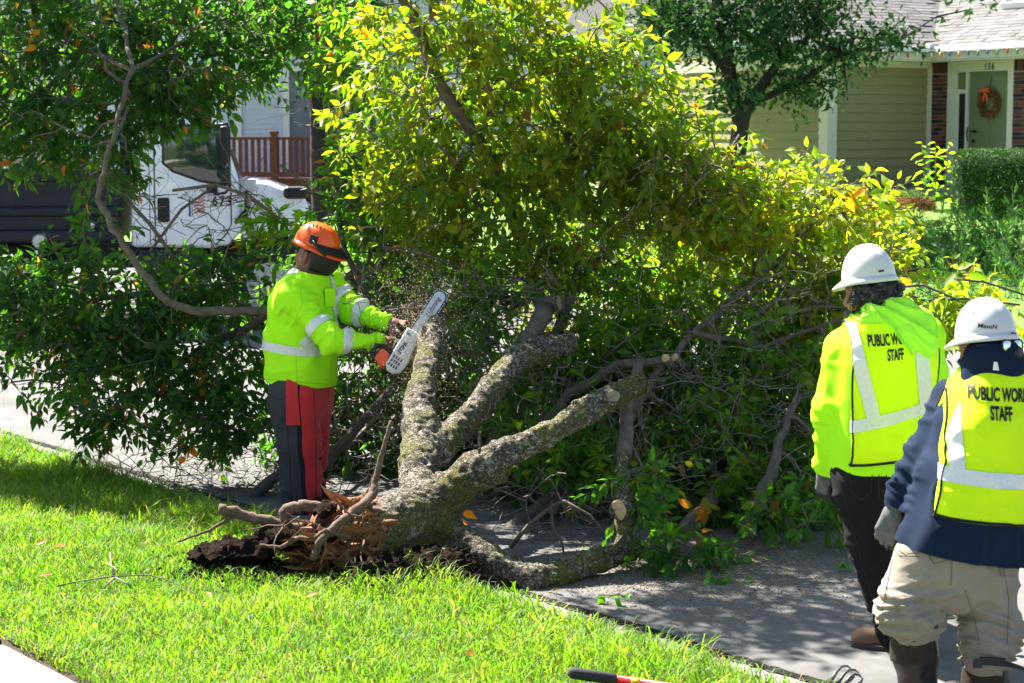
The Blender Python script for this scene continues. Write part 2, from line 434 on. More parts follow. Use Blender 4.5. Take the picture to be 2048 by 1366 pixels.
def strip(name, prof, m, t0=-14, t1=70, dt=1.0, wob=0.0, parent=None, smooth=True):
    ts = np.arange(t0, t1 + dt, dt); V = []; Fc = []; n = len(prof)
    for t in ts:
        for s, z in prof: V.append(st(s, t, z + wob * (random.random() - .5)))
    for i in range(len(ts) - 1):
        for k in range(n - 1): Fc.append((i * n + k, i * n + k + 1, (i + 1) * n + k + 1, (i + 1) * n + k))
    o = obj(name, np_mesh(name, V, [tuple(reversed(f)) for f in Fc], smooth), m, parent)
    if not parent: o['kind'] = 'structure'
    return o
g = MB(); g.add([(-600, -300, -.12), (600, -300, -.12), (600, 900, -.12), (-600, 900, -.12)], [(0, 1, 2, 3)])
g.build('ground', M_turf, kind='structure')
strip('lawn', [(S1 + .1 + (S0 - S1 - .1) * i / 16, lawn_z(S1 + .1 + (S0 - S1 - .1) * i / 16) - .01) for i in range(17)], M_turf, -8, 40, .25, .018)
walk = strip('sidewalk', [(S1 - 1.5, .16), (S1 - 1.499, .215), (S1, .2), (S1 + .004, .1)], M_walk, -8, 40, 4, smooth=False)
strip('walk_edge_soil', [(S1 - .05, .13), (S1 + .02, .165), (S1 + .1, .185), (S1 + .2, .178)], M_soil, -8, 40, .12, .035)
# slabs of the sidewalk that the photo shows, with open joints
jn = MB()
for t in np.arange(-5, 12, 1.35): jn.box(st(S1 - .75, t + .32, .2085), (1.5, .012, .02), (ND, TD, V3(0, 0, 1)))
jn.build('slab_joint', M_seam, walk)
strip('kerb', [(S0 - .1, .02), (S0 - .09, .108), (S0 + .02, .112), (S0 + .075, .085), (S0 + .12, .03), (S0 + .17, .006)], M_conc, -14, 70, .7, .004)
strip('gutter', [(S0 + .17, .006), (S0 + .3, -.003), (S0 + GUT, .004)], M_conc, -14, 70, 1)
strip('street', [(S0 + GUT + .015, -.02), (S0 + GUT + .03, .012), (S0 + 2, .03), (S0 + 5, .07), (FAR - 2, .03), (FAR - .3, .0)], M_asph, -20, 90, 1)
strip('far_kerb', [(FAR - .3, .0), (FAR - .05, .0), (FAR, .12), (FAR + .15, .13)], M_conc, -20, 90, 2)
M_yard = mat('yard_turf', (.09, .19, .025), .9, (3, .35), (60, .8, .03), col2=(.12, .20, .03))
strip('yard', PROF, M_yard, -60, 90, 1.2, .03)
# ragged dark joint between gutter pan and street
sv = []; sf = []; k = 0
for t in np.arange(-3, 14, .035):
    w = .012 + .02 * random.random() ** 2; o_ = .008 * math.sin(t * 5) + .01 * (random.random() - .5)
    sv += [st(S0 + GUT + o_ - w, t, .010), st(S0 + GUT + o_ - w * .2, t, .002), st(S0 + GUT + o_ + w, t, .0195)]
    if k: b = k * 3; sf += [(b - 3, b, b + 1, b - 2), (b - 2, b + 1, b + 2, b - 1)]
    k += 1
sm = obj('joint_seam', np_mesh('joint_seam', sv, sf, False), M_seam); sm['kind'] = 'structure'

def visible(Pn, mx=80, my=90):
    d = Pn - np.array(CAM); dep = d @ np.array(FW); x = 1024 + F * (d @ np.array(RX)) / dep; y = 683 - F * (d @ np.array(UP)) / dep
    return (dep > 1) & (x > -mx) & (x < 2048 + mx) & (y > -my) & (y < 1366 + my)
BARE = [(p.x, p.y, r) for p, r in ((G(700, 1120, .15), .16), (G(770, 1105, .15), .13), (G(600, 1100, .15), .12))]
def grass(name, n, s0, s1, t0, t1, zf, hmin, hmax, wid, label):
    s = rng.uniform(s0, s1, n); t = rng.uniform(t0, t1, n)
    Pn = np.array(ND)[None] * s[:, None] + np.array(TD)[None] * t[:, None]; Pn[:, 2] = [zf(q) for q in s]
    gone = np.zeros(n, bool)
    for bx, by, br in BARE: gone |= (Pn[:, 0] - bx) ** 2 + (Pn[:, 1] - by) ** 2 < br * br
    ok = visible(Pn) & ~gone; Pn = Pn[ok]; s = s[ok]; n = len(Pn)
    cl = vn(Pn * 3.1); c2 = vn(Pn * 11 + 5); c3 = .5 * vn(Pn * 1.3 + 40) + .5 * vn(Pn * 4.3 + 11)
    edge = np.clip((S0 - s) / .3, 0, 1)
    thin = rng.random(n) < np.clip(.55 + .9 * (fbm(Pn * 2.2 + 9) - .3), .3, 1); Pn = Pn[thin]; cl = cl[thin]; c2 = c2[thin]; c3 = c3[thin]; edge = edge[thin]; n = len(Pn)
    H = (hmin + (hmax - hmin) * rng.random(n) ** 1.6) * (.55 + .95 * cl) * (1 + .25 * (1 - edge))
    ang = 2 * pi * (vn(Pn * 7 + 77) * 1.6 + .75 * rng.random(n)); lean = (.15 + 1.1 * rng.random(n)) * H * (.6 + .6 * c2)
    dr = np.stack([np.cos(ang), np.sin(ang), 0 * ang], 1); a2 = rng.uniform(0, 2 * pi, n); side = np.stack([np.cos(a2), np.sin(a2), 0 * a2], 1)
    W = wid * (.6 + .8 * rng.random(n))[:, None]
    up = np.array([[0, 0, 1.]])
    m1 = Pn + up * (H * .55)[:, None] + dr * (lean * .25)[:, None]; m2 = Pn + up * (H * .88)[:, None] + dr * (lean * .72)[:, None]; tip = Pn + up * (H * .95)[:, None] + dr * (lean * 1.25)[:, None]
    V = np.stack([Pn - side * W, Pn + side * W, m1 - side * W * .95, m1 + side * W * .95, m2 - side * W * .6, m2 + side * W * .6, tip], 1).reshape(-1, 3)
    T = np.array([[0, 1, 3], [0, 3, 2], [2, 3, 5], [2, 5, 4], [4, 5, 6]])
    Fc = (T[None] + (np.arange(n) * 7)[:, None, None]).reshape(-1, 3)
    base = np.array([.055, .175, .012]); yel = np.array([.24, .34, .03]); dry = np.array([.34, .28, .11]); blue = np.array([.045, .13, .03])
    q = np.clip(c3 * 1.1 + .25 * rng.normal(size=n), 0, 1)[:, None]; C = base * (1 - q) + yel * q
    C = np.where((rng.random(n) < .13)[:, None], blue, C); C = np.where((rng.random(n) < .07 + .09 * c2)[:, None], dry, C)
    o = obj(name, np_mesh(name, V, Fc, True, np.repeat(C, 7, 0)), M_grass); tag(o, label, 'grass', kind='stuff'); return o
grass('grass', 420000, S1 + .06, S0 + .09, -4.5, 14, lawn_z, .022, .075, .0023, 'sunlit green grass of the verge round the broken trunk')
grass('tall_grass', 14000, S0 - .5, S0 + .09, -4.5, 14, lawn_z, .05, .115, .0030, 'longer grass leaning over the kerb edge')

# broad leaved weeds among the grass
n = 9000; s_ = rng.uniform(S1 + .1, S0, n); t_ = rng.uniform(-4.5, 14, n); q = np.array(ND)[None] * s_[:, None] + np.array(TD)[None] * t_[:, None]; q[:, 2] = [lawn_z(x) + random.uniform(.012, .05) for x in s_]
ok = visible(q) & (vn(q * 2.7 + 31) > .52); q = q[ok]; n = len(q)
Vv, Fc, Cc = leaves_mesh(q, leaf_frames(unit(n) * np.array([1, 1, .35]), unit(n) * .5 + np.array([0, 0, 1.])), rng.uniform(.016, .036, n), np.array([(.10, .22, .03), (.07, .18, .03), (.16, .26, .05)])[rng.integers(0, 3, n)])
o = obj('lawn_weeds', np_mesh('lawn_weeds', Vv, Fc, False, Cc), M_grass); tag(o, 'low broad leaved weeds growing in the verge grass', 'weeds', kind='stuff')

# ================================================================== house with the green door
HU = V3(math.cos(rad(30)), math.sin(rad(30)), 0); HV = V3(math.sin(rad(30)), -math.cos(rad(30)), 0); HZ = V3(0, 0, 1)
C0 = P(1862, 300, 36.5); C0.z = 0
FL = 1.26
def hp(a, b, z): return C0 + HU * a + HV * b + HZ * z
AX = (HU, HV, HZ)
M_olive = mat('olive_siding', (.30, .275, .135), .75, (14, .05), (180, .15, .003))
M_cream = mat('cream_trim', (.72, .69, .55), .6, (9, .05))
M_greend = mat('green_door_paint', (.17, .21, .10), .5, (6, .06))
M_mortar = mat('mortar', (.42, .39, .37), .95, (60, .2), (200, .4, .004))
M_brick = [mat('brick_%s' % n, c, .9, (40, .3), (150, .5, .006)) for n, c in (('red', (.17, .06, .045)), ('brown', (.12, .055, .04)), ('plum', (.085, .045, .045)), ('char', (.035, .03, .032)), ('rose', (.21, .085, .065)))]
M_glass = mat('dark_glass', (.01, .012, .016), .05, spec=.8)
M_black = mat('black_metal', (.012, .012, .013), .45)
M_shing = [mat('shingle_%d' % i, c, .95, (30, .25), (240, .6, .006)) for i, c in enumerate(((.125, .12, .12), (.105, .10, .099), (.15, .143, .141)))]
M_gutter = mat('white_gutter', (.8, .8, .78), .4)
house = thing('house', 'olive sided house with brick porch and green front door', 'house', hp(0, 0, FL))
wb = MB()
wb.box(hp(-1.28, -.1, FL + 1.1), (2.5, .16, 2.9), AX); wb.box(hp(-2.46, -2.6, FL + 1.1), (.16, 5, 2.9), AX)
wb.box(hp(.1, 1.9, FL + 1.1), (.16, 4.2, 2.9), AX)
wb.build('wall', M_olive, house)
# clapboards, one board at a time
def board(L, h, ax, name='siding_board'):
    b = MB(); b.prism([(-L / 2, 0), (L / 2, 0), (L / 2, h), (-L / 2, h)], (0, 0)); return None
def board_mesh(L, h, t=.034):
    me = bpy.data.meshes.new('siding_board'); v = [(x, y, z) for x in (-L / 2, L / 2) for y, z in ((0, 0), (-t, 0), (-t * .25, h), (0, h))]
    me.from_pydata(v, [], [(0, 1, 2, 3), (7, 6, 5, 4), (0, 4, 5, 1), (1, 5, 6, 2), (2, 6, 7, 3), (3, 7, 4, 0)]); me.update(); return me
def frame_obj(name, me, m, parent, o, x, y, z, **k):
    """place a mesh with its own axes x, y, z at o"""
    ob = obj(name, me, m, None, **k); M_ = Matrix((x, y, z)).transposed().to_4x4(); M_.translation = o
    if parent is not None:
        adopt(ob, parent)
    ob.matrix_basis = M_
    return ob
bmL = board_mesh(2.26, .172); bmG = board_mesh(4.8, .172)
for i in range(13):
    frame_obj('siding_board', bmL, M_olive, house, hp(-1.21, -.018, FL + .02 + .165 * i), HU, -HV, HZ)
    frame_obj('siding_board', bmG, M_olive, house, hp(-2.542, -2.55, FL + .02 + .165 * i), -HV, HU, HZ)
t_ = MB(); t_.box(hp(-2.45, -.02, FL + 1.1), (.22, .26, 2.34), AX, .008); t_.build('corner_post', M_cream, house)
t_ = MB(); t_.box(hp(-1.2, .0, FL + 2.24), (2.3, .06, .16), AX); t_.build('frieze_board', M_cream, house)
t_ = MB(); t_.box(hp(-.075, .0, FL + 1.1), (.11, .06, 2.2), AX); t_.build('wall_trim', M_cream, house)
t_ = MB(); t_.box(hp(-2.56, -2.5, FL + 2.24), (.05, 4.7, .2), AX); t_.build('frieze_board', M_cream, house)
# brick panels either side of the door, brick by brick
BR = {}
def brick_mesh(l, d, h, k):
    if (l, d, h, k) not in BR:
        b = MB(); b.box((0, 0, 0), (l, d, h), None, 0); me = bpy.data.meshes.new('brick'); me.from_pydata(b.v, [], b.f); me.update(); me.materials.append(M_brick[k]); BR[(l, d, h, k)] = me
    return BR[(l, d, h, k)]
for b0, b1 in ((.0, .46), (2.13, 3.35)):
    pm = MB(); pm.box(hp(.0, (b0 + b1) / 2, FL + 1.12), (.05, b1 - b0, 2.3), AX); panel = pm.build('brick_panel', M_mortar, house)
    for c in range(27):
        z = FL + .02 + c * .075
        if z > FL + 2.0: break
        x = b0 + .005 - (.105 if c % 2 else 0)
        while x < b1 - .01:
            xa, xb = max(x, b0 + .005), min(x + .2, b1 - .005)
            if xb - xa > .03:
                l = round(xb - xa, 3); k = random.choice((0, 0, 1, 1, 2, 3, 3, 4))
                frame_obj('brick', brick_mesh(l, .05, .065, k), None, panel, hp(-.012 - random.random() * .004, (xa + xb) / 2, z + .035), HV, -HU, HZ)
            x += .21
    for i in range(int((b1 - b0) / .075)):
        frame_obj('brick', brick_mesh(.064, .05, .2, random.choice((0, 1, 2, 3))), None, panel, hp(-.013, b0 + .042 + i * .075, FL + 2.16), HV, -HU, HZ)
# entrance: casing, sidelight, door
e = MB()
for b0, b1, z0, z1 in ((.46, .7, 0, 2.28), (2.0, 2.13, 0, 2.28), (.7, 2.0, 2.07, 2.28), (.94, 1.0, 0, 2.07)):
    e.box(hp(-.02, (b0 + b1) / 2, FL + (z0 + z1) / 2), (.07, b1 - b0 - .002, z1 - z0 - .002), AX)
e.build('door_casing', M_cream, house)
e = MB(); e.box(hp(.01, 1.52, FL + 1.035), (.05, 1.02, 2.06), AX); e.build('door_frame', M_greend, house)
sl = MB(); sl.box(hp(-.0, .82, FL + .9), (.04, .236, 1.72), AX); side = sl.build('sidelight', M_cream, house)
sl = MB(); sl.box(hp(-.024, .83, FL + .88), (.012, .15, 1.6), AX); sl.build('pane', M_glass, side)
sl = MB(); sl.box(hp(.0, .82, FL + 1.92), (.03, .23, .28), AX); sl.build('transom_panel', M_greend, house)
d_ = MB(); d_.box(hp(-.022, 1.555, FL + 1.0), (.045, .88, 2.0), AX, .004); door = d_.build('door', M_greend, house)
for bb in (1.36, 1.75):
    for zz, hh in ((.5, .7), (1.35, .75)):
        q = MB(); q.box(hp(-.047, bb, FL + zz), (.012, .3, hh), AX, .005); q.build('door_panel', M_greend, door)
q = MB(); q.tube([hp(-.05, 1.18, FL + 1.0), hp(-.1, 1.18, FL + 1.0), hp(-.1, 1.28, FL + 1.0)], .016, 8); q.tube([hp(-.05, 1.18, FL + 1.0), hp(-.06, 1.18, FL + 1.0)], .032, 10); q.build('door_handle', M_black, door)
q = MB(); q.tube([hp(-.045, 1.18, FL + .82), hp(-.065, 1.18, FL + .82)], .034, 12); q.build('deadbolt', M_black, door)
q = MB(); q.tube([hp(-.06, 1.03, FL + 1.07), hp(-.09, 1.03, FL + .95), hp(-.06, 1.03, FL + .82)], .012, 8); q.build('pull_handle', M_black, house)
# house number, standing partly behind the eave shadow
tm = text_mesh('156', .17, .8, .004, spacing=1.35, shear=.12); put_text(tm, hp(-.062, 1.53, FL + 2.15), HV, HZ, 'house_number', M_black, house, label='black house number 156 over the door')
# roof: two planes meeting in a valley
EV = 3.77; OV = .46; TP = math.tan(rad(27))
def roofL(a, b, up=0.0): return hp(a, b, EV + TP * (OV - b) + up)
def roofR(a, b, up=0.0): return hp(a, b, EV + TP * (a + OV) + up)
r_ = MB()
r_.add([roofL(-9, OV), roofL(-OV, OV), roofL(6, -6), roofL(-9, -6), roofR(-OV, 8), roofR(6, 8)], [(0, 1, 2, 3), (1, 4, 5, 2)])
r_.add([roofL(-9, OV, -.04), roofL(-OV, OV, -.04), roofL(6, -6, -.04), roofL(-9, -6, -.04), roofR(-OV, 8, -.04), roofR(6, 8, -.04)], [(3, 2, 1, 0), (2, 5, 4, 1)])
roof = r_.build('roof', M_shing[1], house)
def shingle_mesh(w, l, k):
    me = bpy.data.meshes.new('shingle'); t = .012
    v = [(-w / 2, 0, .002), (w / 2, 0, .002), (w / 2, 0, t), (-w / 2, 0, t), (-w / 2, l, .002), (w / 2, l, .002), (w / 2, l, .005), (-w / 2, l, .005)]
    me.from_pydata(v, [], [(0, 1, 2, 3), (3, 2, 6, 7), (1, 5, 6, 2), (0, 3, 7, 4)]); me.update(); me.materials.append(M_shing[k]); return me
SH = [shingle_mesh(.295, .155, k) for k in range(3)]
upL = (-HV + HZ * TP).normalized(); nL = HU.cross(upL); upR = (HU + HZ * TP).normalized(); nR = HV.cross(upR)
cosr = math.cos(rad(27)); cand = []
for r in range(24):
    d = r * .14 * cosr
    for i in range(40):
        off = (.15 if r % 2 else 0) + random.uniform(-.02, .02)
        a = -OV - .1 - i * .3 - off + d; b = OV - d
        if -6.5 < a < 2 and a + .1 < -b: cand.append((roofL(a, b, .004), HU, upL, nL))
        b2 = OV + .1 + i * .3 + off - d; a2 = -OV + d
        if b2 < 6 and b2 - .1 > -a2: cand.append((roofR(a2, b2, .004), HV, upR, nR))
def to_px(p):
    d = p - CAM; k = d.dot(FW); return 1024 + F * d.dot(RX) / k, 683 - F * d.dot(UP) / k
seen = []; rest = MB()
for c in cand:
    x, y = to_px(c[0]); (seen if (1400 < x < 2060 and -6 < y < 130) else [None]).append(c)
    if not (1400 < x < 2060 and -6 < y < 130) and -400 < y: pass
random.shuffle(seen); seen.sort(key=lambda c: -to_px(c[0])[0] if to_px(c[0])[0] > 1560 else 0)
for i, (o_, x, y, z) in enumerate(seen):
    if i < 295: frame_obj('shingle', SH[random.randrange(3)], None, roof, o_ + z * random.uniform(0, .003), x, y, z)
    else:
        me = SH[0]; rest.add([o_ + x * v.co.x + y * v.co.y + z * v.co.z for v in me.vertices], [tuple(p.vertices) for p in me.polygons])
if rest.v: rest.build('shingle_courses', M_shing[0], roof, kind='stuff')
fa = MB()
fa.box(hp(-4.6 + .0, OV - .03, EV - .12), (9.0 - OV * 2 + .44, .04, .2), AX); fa.box(hp(-OV + .03, 4.2, EV - .12), (.04, 7.45, .2), AX)
fa.build('fascia', M_cream, house)
fa = MB(); fa.box(hp(-4.5, .22, EV - .235), (9.0, .47, .02), AX); fa.box(hp(-.22, 4.3, EV - .238), (.47, 7.7, .02), AX); fa.build('soffit', M_cream, house)
gt = MB(); gt.box(hp(-4.75, OV + .035, EV - .035), (8.6, .09, .1), AX, .015); gt.build('gutter', M_gutter, house)
gt = MB(); gt.box(hp(-OV - .035, 4.3, EV - .035), (.09, 7.5, .1), AX, .015); gt.build('gutter', M_gutter, house)
dfl = MB(); q = hp(-OV - .02, OV + .02, EV + .03); dfl.box(q, (.2, .2, .1), AX, .02); dfl.build('valley_splash_guard', mat('dull_metal', (.5, .52, .55), .5, metal=.3), house)
sk = to_px(roofR(1.6, 3.0))
def on_roofR(px, py):
    n = upR.cross(HV); d = ray(px, py); o_ = roofR(0, 0); return CAM + d * ((o_ - CAM).dot(n) / d.dot(n))
skc = on_roofR(2055, 6)
s_ = MB(); s_.box(skc + HV * .12 + nR * .07, (1.1, .5, .14), (HV, upR, nR), .015); skl = s_.build('skylight', M_gutter, house)
s_ = MB(); s_.box(skc + HV * .12 + nR * .145, (.95, .4, .02), (HV, upR, nR)); s_.build('pane', M_glass, skl)
s_ = MB(); s_.box(hp(.9, 2.2, FL - .03), (2.4, 4, .06), AX); s_.box(hp(-.9, 1.9, FL - .06), (1.8, 3.4, .1), AX); s_.build('porch_slab', M_conc, house)
# coloured bulbs clipped along the eaves
lights = thing('string_lights', 'string of coloured bulbs clipped along the white gutter', 'string lights', hp(-.5, .6, EV - .12))
cb = MB(); pl = [hp(-4.4 + i * .22, OV + .09, EV - .075 - .02 * (i % 2)) for i in range(18)] + [hp(-OV - .09, OV + .1 + i * .24, EV - .075 - .02 * (i % 2)) for i in range(20)]
cb.tube(pl, .006, 5); cb.build('cable', M_black, lights)
M_bulb = [mat('bulb_' + n, c, .15, spec=.7, coat=.6) for n, c in (('red', (.5, .05, .03)), ('blue', (.05, .12, .4)), ('white', (.8, .78, .7)), ('green', (.08, .25, .1)), ('amber', (.7, .3, .05)))]
for i, p in enumerate(pl):
    b = MB(); b.tube([p, p - HZ * .03, p - HZ * .055, p - HZ * .085, p - HZ * .1], [.012, .02, .026, .018, .004], 8); b.build('bulb', M_bulb[(i * 2 + i // 3) % 5], lights, smooth=True)
# autumn wreath on the door
wc = hp(-.1, 1.60, FL + 1.50)
wre = thing('wreath', 'autumn wreath of dried flowers with an orange bow on green door', 'wreath', wc)
M_dry = mat('dried_flowers', (0, 0, 0), .9, attr=True, transl=.2)
n = 1500; th = rng.uniform(0, 2 * pi, n); ph = rng.uniform(0, 2 * pi, n); rr = .062 * rng.random(n) ** .5
q = np.array([list(wc)]) + np.outer((.205 + rr * np.cos(ph)) * np.cos(th), np.array(HV)) + np.outer((.205 + rr * np.cos(ph)) * np.sin(th), np.array(HZ)) + np.outer(rr * np.sin(ph), np.array(HU))
Cw = np.array([(.24, .13, .06), (.30, .12, .05), (.20, .15, .07), (.36, .15, .04), (.15, .09, .05)])[rng.integers(0, 5, n)]
Vv, Fc, Cc = leaves_mesh(q, leaf_frames(unit(n) - .5 * np.array(HU), unit(n)), rng.uniform(.03, .065, n), Cw); obj('dried_flowers', np_mesh('dried_flowers', Vv, Fc, False, Cc), M_dry, wre)
b = MB(); bo = wc + HZ * .2 - HU * .07 - HV * .03
for sx in (-1, 1):
    for j in range(3):
        a0 = .3 + j * .5; b.tube([bo, bo + HV * (sx * .08 * math.cos(a0 - .6)) + HZ * (.08 * math.sin(a0)) - HU * .02, bo + HV * (sx * .10 * math.cos(a0)) + HZ * (.05 * math.sin(a0)) - HU * .04, bo], [.012, .03, .03, .012], 6)
    b.tube([bo, bo + HV * (sx * .04) - HZ * .1, bo + HV * (sx * .05) - HZ * .17], [.012, .02, .016], 6)
b.build('bow', mat('orange_ribbon', (.75, .13, .03), .6), wre, smooth=True)
hg = MB(); hg.tube([wc + HZ * .24, hp(-.055, 1.60, FL + 2.0)], .006, 5); hg.build('hanger', M_black, wre)

# ================================================================== white house and deck on the far left
W0 = P(425, 300, 45); W0.z = 0
WX = V3(math.cos(rad(4)), -math.sin(rad(4)), 0); WY = V3(math.sin(rad(4)), math.cos(rad(4)), 0); WA = (WX, WY, HZ)
def wp(x, y, z): return W0 + WX * x + WY * y + HZ * z
M_wside = mat('pale_siding', (.60, .64, .72), .7, (8, .04), (150, .15, .003)); M_wtrim = mat('white_trim', (.8, .8, .78), .6)
M_deck = mat('red_stained_wood', (.14, .035, .03), .75, (20, .3), (90, .5, .005)); M_curt = mat('grey_curtain', (.2, .22, .26), .8, (4, .2))
wh = thing('house', 'white clapboard house with a red wooden deck behind the truck', 'house', wp(0, 0, 1))
w = MB(); w.box(wp(-2, .6, 3.6), (7.4, 1.2, 5.4), WA); w.box(wp(6.3, .6, 3.6), (9.2, 1.2, 5.4), WA); w.build('wall', M_wside, wh)
wbm = board_mesh(.98, .122, .018); wbm2 = board_mesh(3.2, .122, .018)
for i in range(26): frame_obj('siding_board', wbm, M_wside, wh, wp(1.19, -.004, 1.15 + i * .115), WX, WY, HZ)
for i in range(26): frame_obj('siding_board', wbm2, M_wside, wh, wp(-1.2, -.004, 1.15 + i * .115), WX, WY, HZ)
w = MB(); w.box(wp(.62, -.03, 2.7), (.16, .1, 3.6), WA); w.build('corner_board', M_wtrim, wh)
w = MB(); w.box(wp(1.74, -.03, 2.35), (.14, .1, 2.5), WA); w.box(wp(3.4, -.03, 2.35), (.14, .1, 2.5), WA); w.box(wp(2.57, -.03, 3.67), (1.8, .1, .14), WA); fr = w.build('patio_door_frame', M_wtrim, wh)
w = MB(); w.box(wp(2.57, -.008, 2.35), (1.52, .03, 2.5), WA); w.build('pane', M_curt, fr)
w = MB(); w.box(wp(2.5, -.03, 2.35), (.09, .06, 2.5), WA); w.build('door_stile', M_wtrim, fr)
w = MB(); w.box(wp(2.5, -1.6, 1.2), (5.0, 3.0, .12), WA); deck = w.build('deck_floor', M_deck, wh)
w = MB(); w.box(wp(2.5, -3.12, 1.0), (5.0, .06, .30), WA); w.build('deck_skirt', M_deck, wh)
x0 = .62
for i in range(32):
    w = MB(); w.box(wp(x0 + .14 + i * .135, -3.1, 1.72), (.07, .04, .78), WA); w.build('baluster', M_deck, wh)
for i in range(4):
    w = MB(); w.box(wp(x0 + i * 1.42, -3.1, 1.68), (.13, .13, 1.02), WA); w.box(wp(x0 + i * 1.42, -3.1, 2.22), (.17, .17, .07), WA, .01); w.build('deck_post', M_deck, wh)
for z in (2.1, 1.36):
    w = MB(); w.box(wp(2.9, -3.1, z), (4.6, .09, .06), WA); w.build('rail', M_deck, wh)
for i in range(44):
    for sg in (-1, 1):
        a = wp(.2 + i * .11, -3.13 - .012 * sg, .86); w = MB(); w.box(a - HZ * .3, (.03, .008, .86), ((WX * .707 + HZ * (.707 * sg)), WY, (WX * (-.707 * sg) + HZ * .707))); w.build('lattice_slat', M_deck, wh)

# ================================================================== dump truck
TA = rad(-7); TXf = V3(math.cos(TA), -math.sin(TA), 0); TYf = V3(math.sin(TA), math.cos(TA), 0); T0 = P(461, 400, 21.6); T0.z = .05
def tp(x, y, z): return T0 + TXf * x + TYf * y + HZ * (z - .05)
TAX = (TXf, TYf, HZ); KP = 180.0
def tx(px): return (px - 461) / KP
def tz(py): return 2.3 - (py - 258) / KP
M_twhite = mat('white_truck_paint', (.74, .77, .82), .25, (3, .03), coat=.5, wear=(2.5, (.5, .5, .48), .62, .9)); M_tblack = mat('black_bed_paint', (.010, .013, .022), .5, (6, .4), (30, .2, .004))
M_rub = mat('tyre_rubber', (.02, .02, .021), .85, (30, .2)); M_rim = mat('rim_metal', (.45, .46, .48), .4, metal=.5, nz=(9, .2)); M_tglass = mat('cab_glass', (.02, .035, .03), .04, spec=.9, coat=.6)
M_org = mat('orange_lens', (.8, .2, .02), .25); M_tan = mat('bare_plank', (.42, .33, .22), .85, (12, .2), (60, .4, .005))
truck = thing('dump_truck', 'white cab dump truck with black bed parked behind the fallen tree', 'truck', tp(-1.5, 1.2, 0))
c = MB(); cab = [(-1.09, 1.0), (-1.09, 2.5), (-1.0, 2.62), (-.28, 2.64), (-.14, 2.46), (.10, 1.72), (.14, 1.2), (-.02, 1.02), (-.2, .98)]
c.prism(cab, (0, 2.3), TAX, T0 - HZ * .05); cabo = c.build('cab', M_twhite, truck, bevel=.05)
h_ = MB(); hood = [(.12, 1.05), (.11, 1.73), (.4, 1.70), (.78, 1.56), (.86, 1.46), (.88, .85), (.80, .82), (.74, 1.0), (.62, 1.12), (.45, 1.17), (.28, 1.12), (.18, 1.0)]
h_.prism(hood, (.02, 2.28), TAX, T0 - HZ * .05); h_.build('hood', M_twhite, truck, bevel=.06)
w = MB(); win = [(tx(331), 1.93), (tx(333), 2.33), (tx(440), 2.33), (tx(452), 1.95), (tx(441), 1.70), (tx(400), 1.74), (tx(350), 1.84)]
w.prism(win, (-.012, .01), TAX, T0 - HZ * .05); wd = w.build('side_window', M_tglass, truck, bevel=.02)
w = MB(); sc = [((x + .34) * 1.06 - .34, (z - 2.03) * 1.08 + 2.03) for x, z in win]; w.prism(sc, (-.006, .01), TAX, T0 - HZ * .05); w.build('window_seal', M_black, truck, bevel=.02)
ws = MB(); ws.add([tp(.105, .2, 1.74), tp(.105, 2.1, 1.74), tp(-.125, 2.05, 2.44), tp(-.125, .25, 2.44)], [(0, 1, 2, 3)]); ws.build('windshield', M_tglass, truck)
# door seam lines as thin recessed strips
def seam(pts, r=.007):
    m_ = MB(); m_.tube([tp(x, -.002, z) for x, z in pts], r, 5); return m_
seam([(tx(312), 2.4), (tx(312), 1.02)]).build('door_seam', M_black, truck); seam([(tx(302), 2.4), (tx(302), 1.02)], .004).build('door_seam', M_black, truck)
seam([(tx(450), 2.0), (tx(462), 1.72), (tx(462), 1.25), (tx(452), 1.14), (tx(430), 1.02)]).build('door_seam', M_black, truck)
m_ = MB(); m_.tube([tp(.19, -.0, 1.72), tp(.17, -.004, 1.5), tp(.17, -.004, 1.2), tp(.22, 0, 1.1)], .022, 6); m_.build('cowl_seal', M_black, truck)
m_ = MB(); m_.box(tp(.2, .0, 1.68), (.17, .05, .14), TAX, .02); m_.build('cowl_vent', M_rim, truck)
m_ = MB(); m_.box(tp(tx(329), -.005, tz(418)), (.13, .03, .27), TAX, .02); m_.build('door_handle', M_black, truck)
m_ = MB(); m_.tube([tp(tx(470), -.03, tz(445)), tp(tx(485), -.045, tz(428)), tp(tx(499), -.03, tz(411))], [.018, .028, .02], 8); m_.build('hood_latch', M_black, truck)
m_ = MB(); fr_ = [tp(tx(x), -.22, tz(y)) for x, y in ((440, 250), (458, 248), (461, 262), (460, 375), (452, 383), (432, 386))]; m_.tube(fr_, .017, 7)
m_.tube([fr_[0], tp(tx(425), 0, tz(248))], .014, 6); m_.tube([fr_[-1], tp(tx(425), 0, tz(378))], .014, 6); m_.box(tp(tx(425), -.01, tz(377)), (.12, .03, .09), TAX, .01); arm = m_.build('mirror_arm', M_black, truck, smooth=True)
m_ = MB(); m_.box(tp(tx(452), -.26, tz(290)), (.09, .16, .42), TAX, .03); m_.build('mirror', M_black, arm); m_ = MB(); m_.box(tp(tx(452), -.26, tz(352)), (.10, .13, .20), TAX, .04); m_.build('mirror', M_black, arm)
m_ = MB(); m_.box(tp(.72, -.1, 1.60), (.28, .16, .14), TAX, .05); m_.build('fender_mirror', M_black, truck)
m_ = MB(); m_.box(tp(tx(549), -.0, tz(469)), (.11, .05, .06), TAX, .02); m_.build('turn_signal', M_org, truck); m_ = MB(); m_.box(tp(tx(241), -.02, tz(471)), (.05, .04, .07), TAX, .01); m_.build('marker_lamp', M_org, truck)
m_ = MB(); m_.box(tp(.9, 1.15, .62), (.14, 2.35, .3), TAX, .04); m_.build('bumper', M_rim, truck); m_ = MB(); m_.box(tp(.885, 1.15, 1.18), (.03, 1.2, .5), TAX, .01); m_.build('grille', M_black, truck)
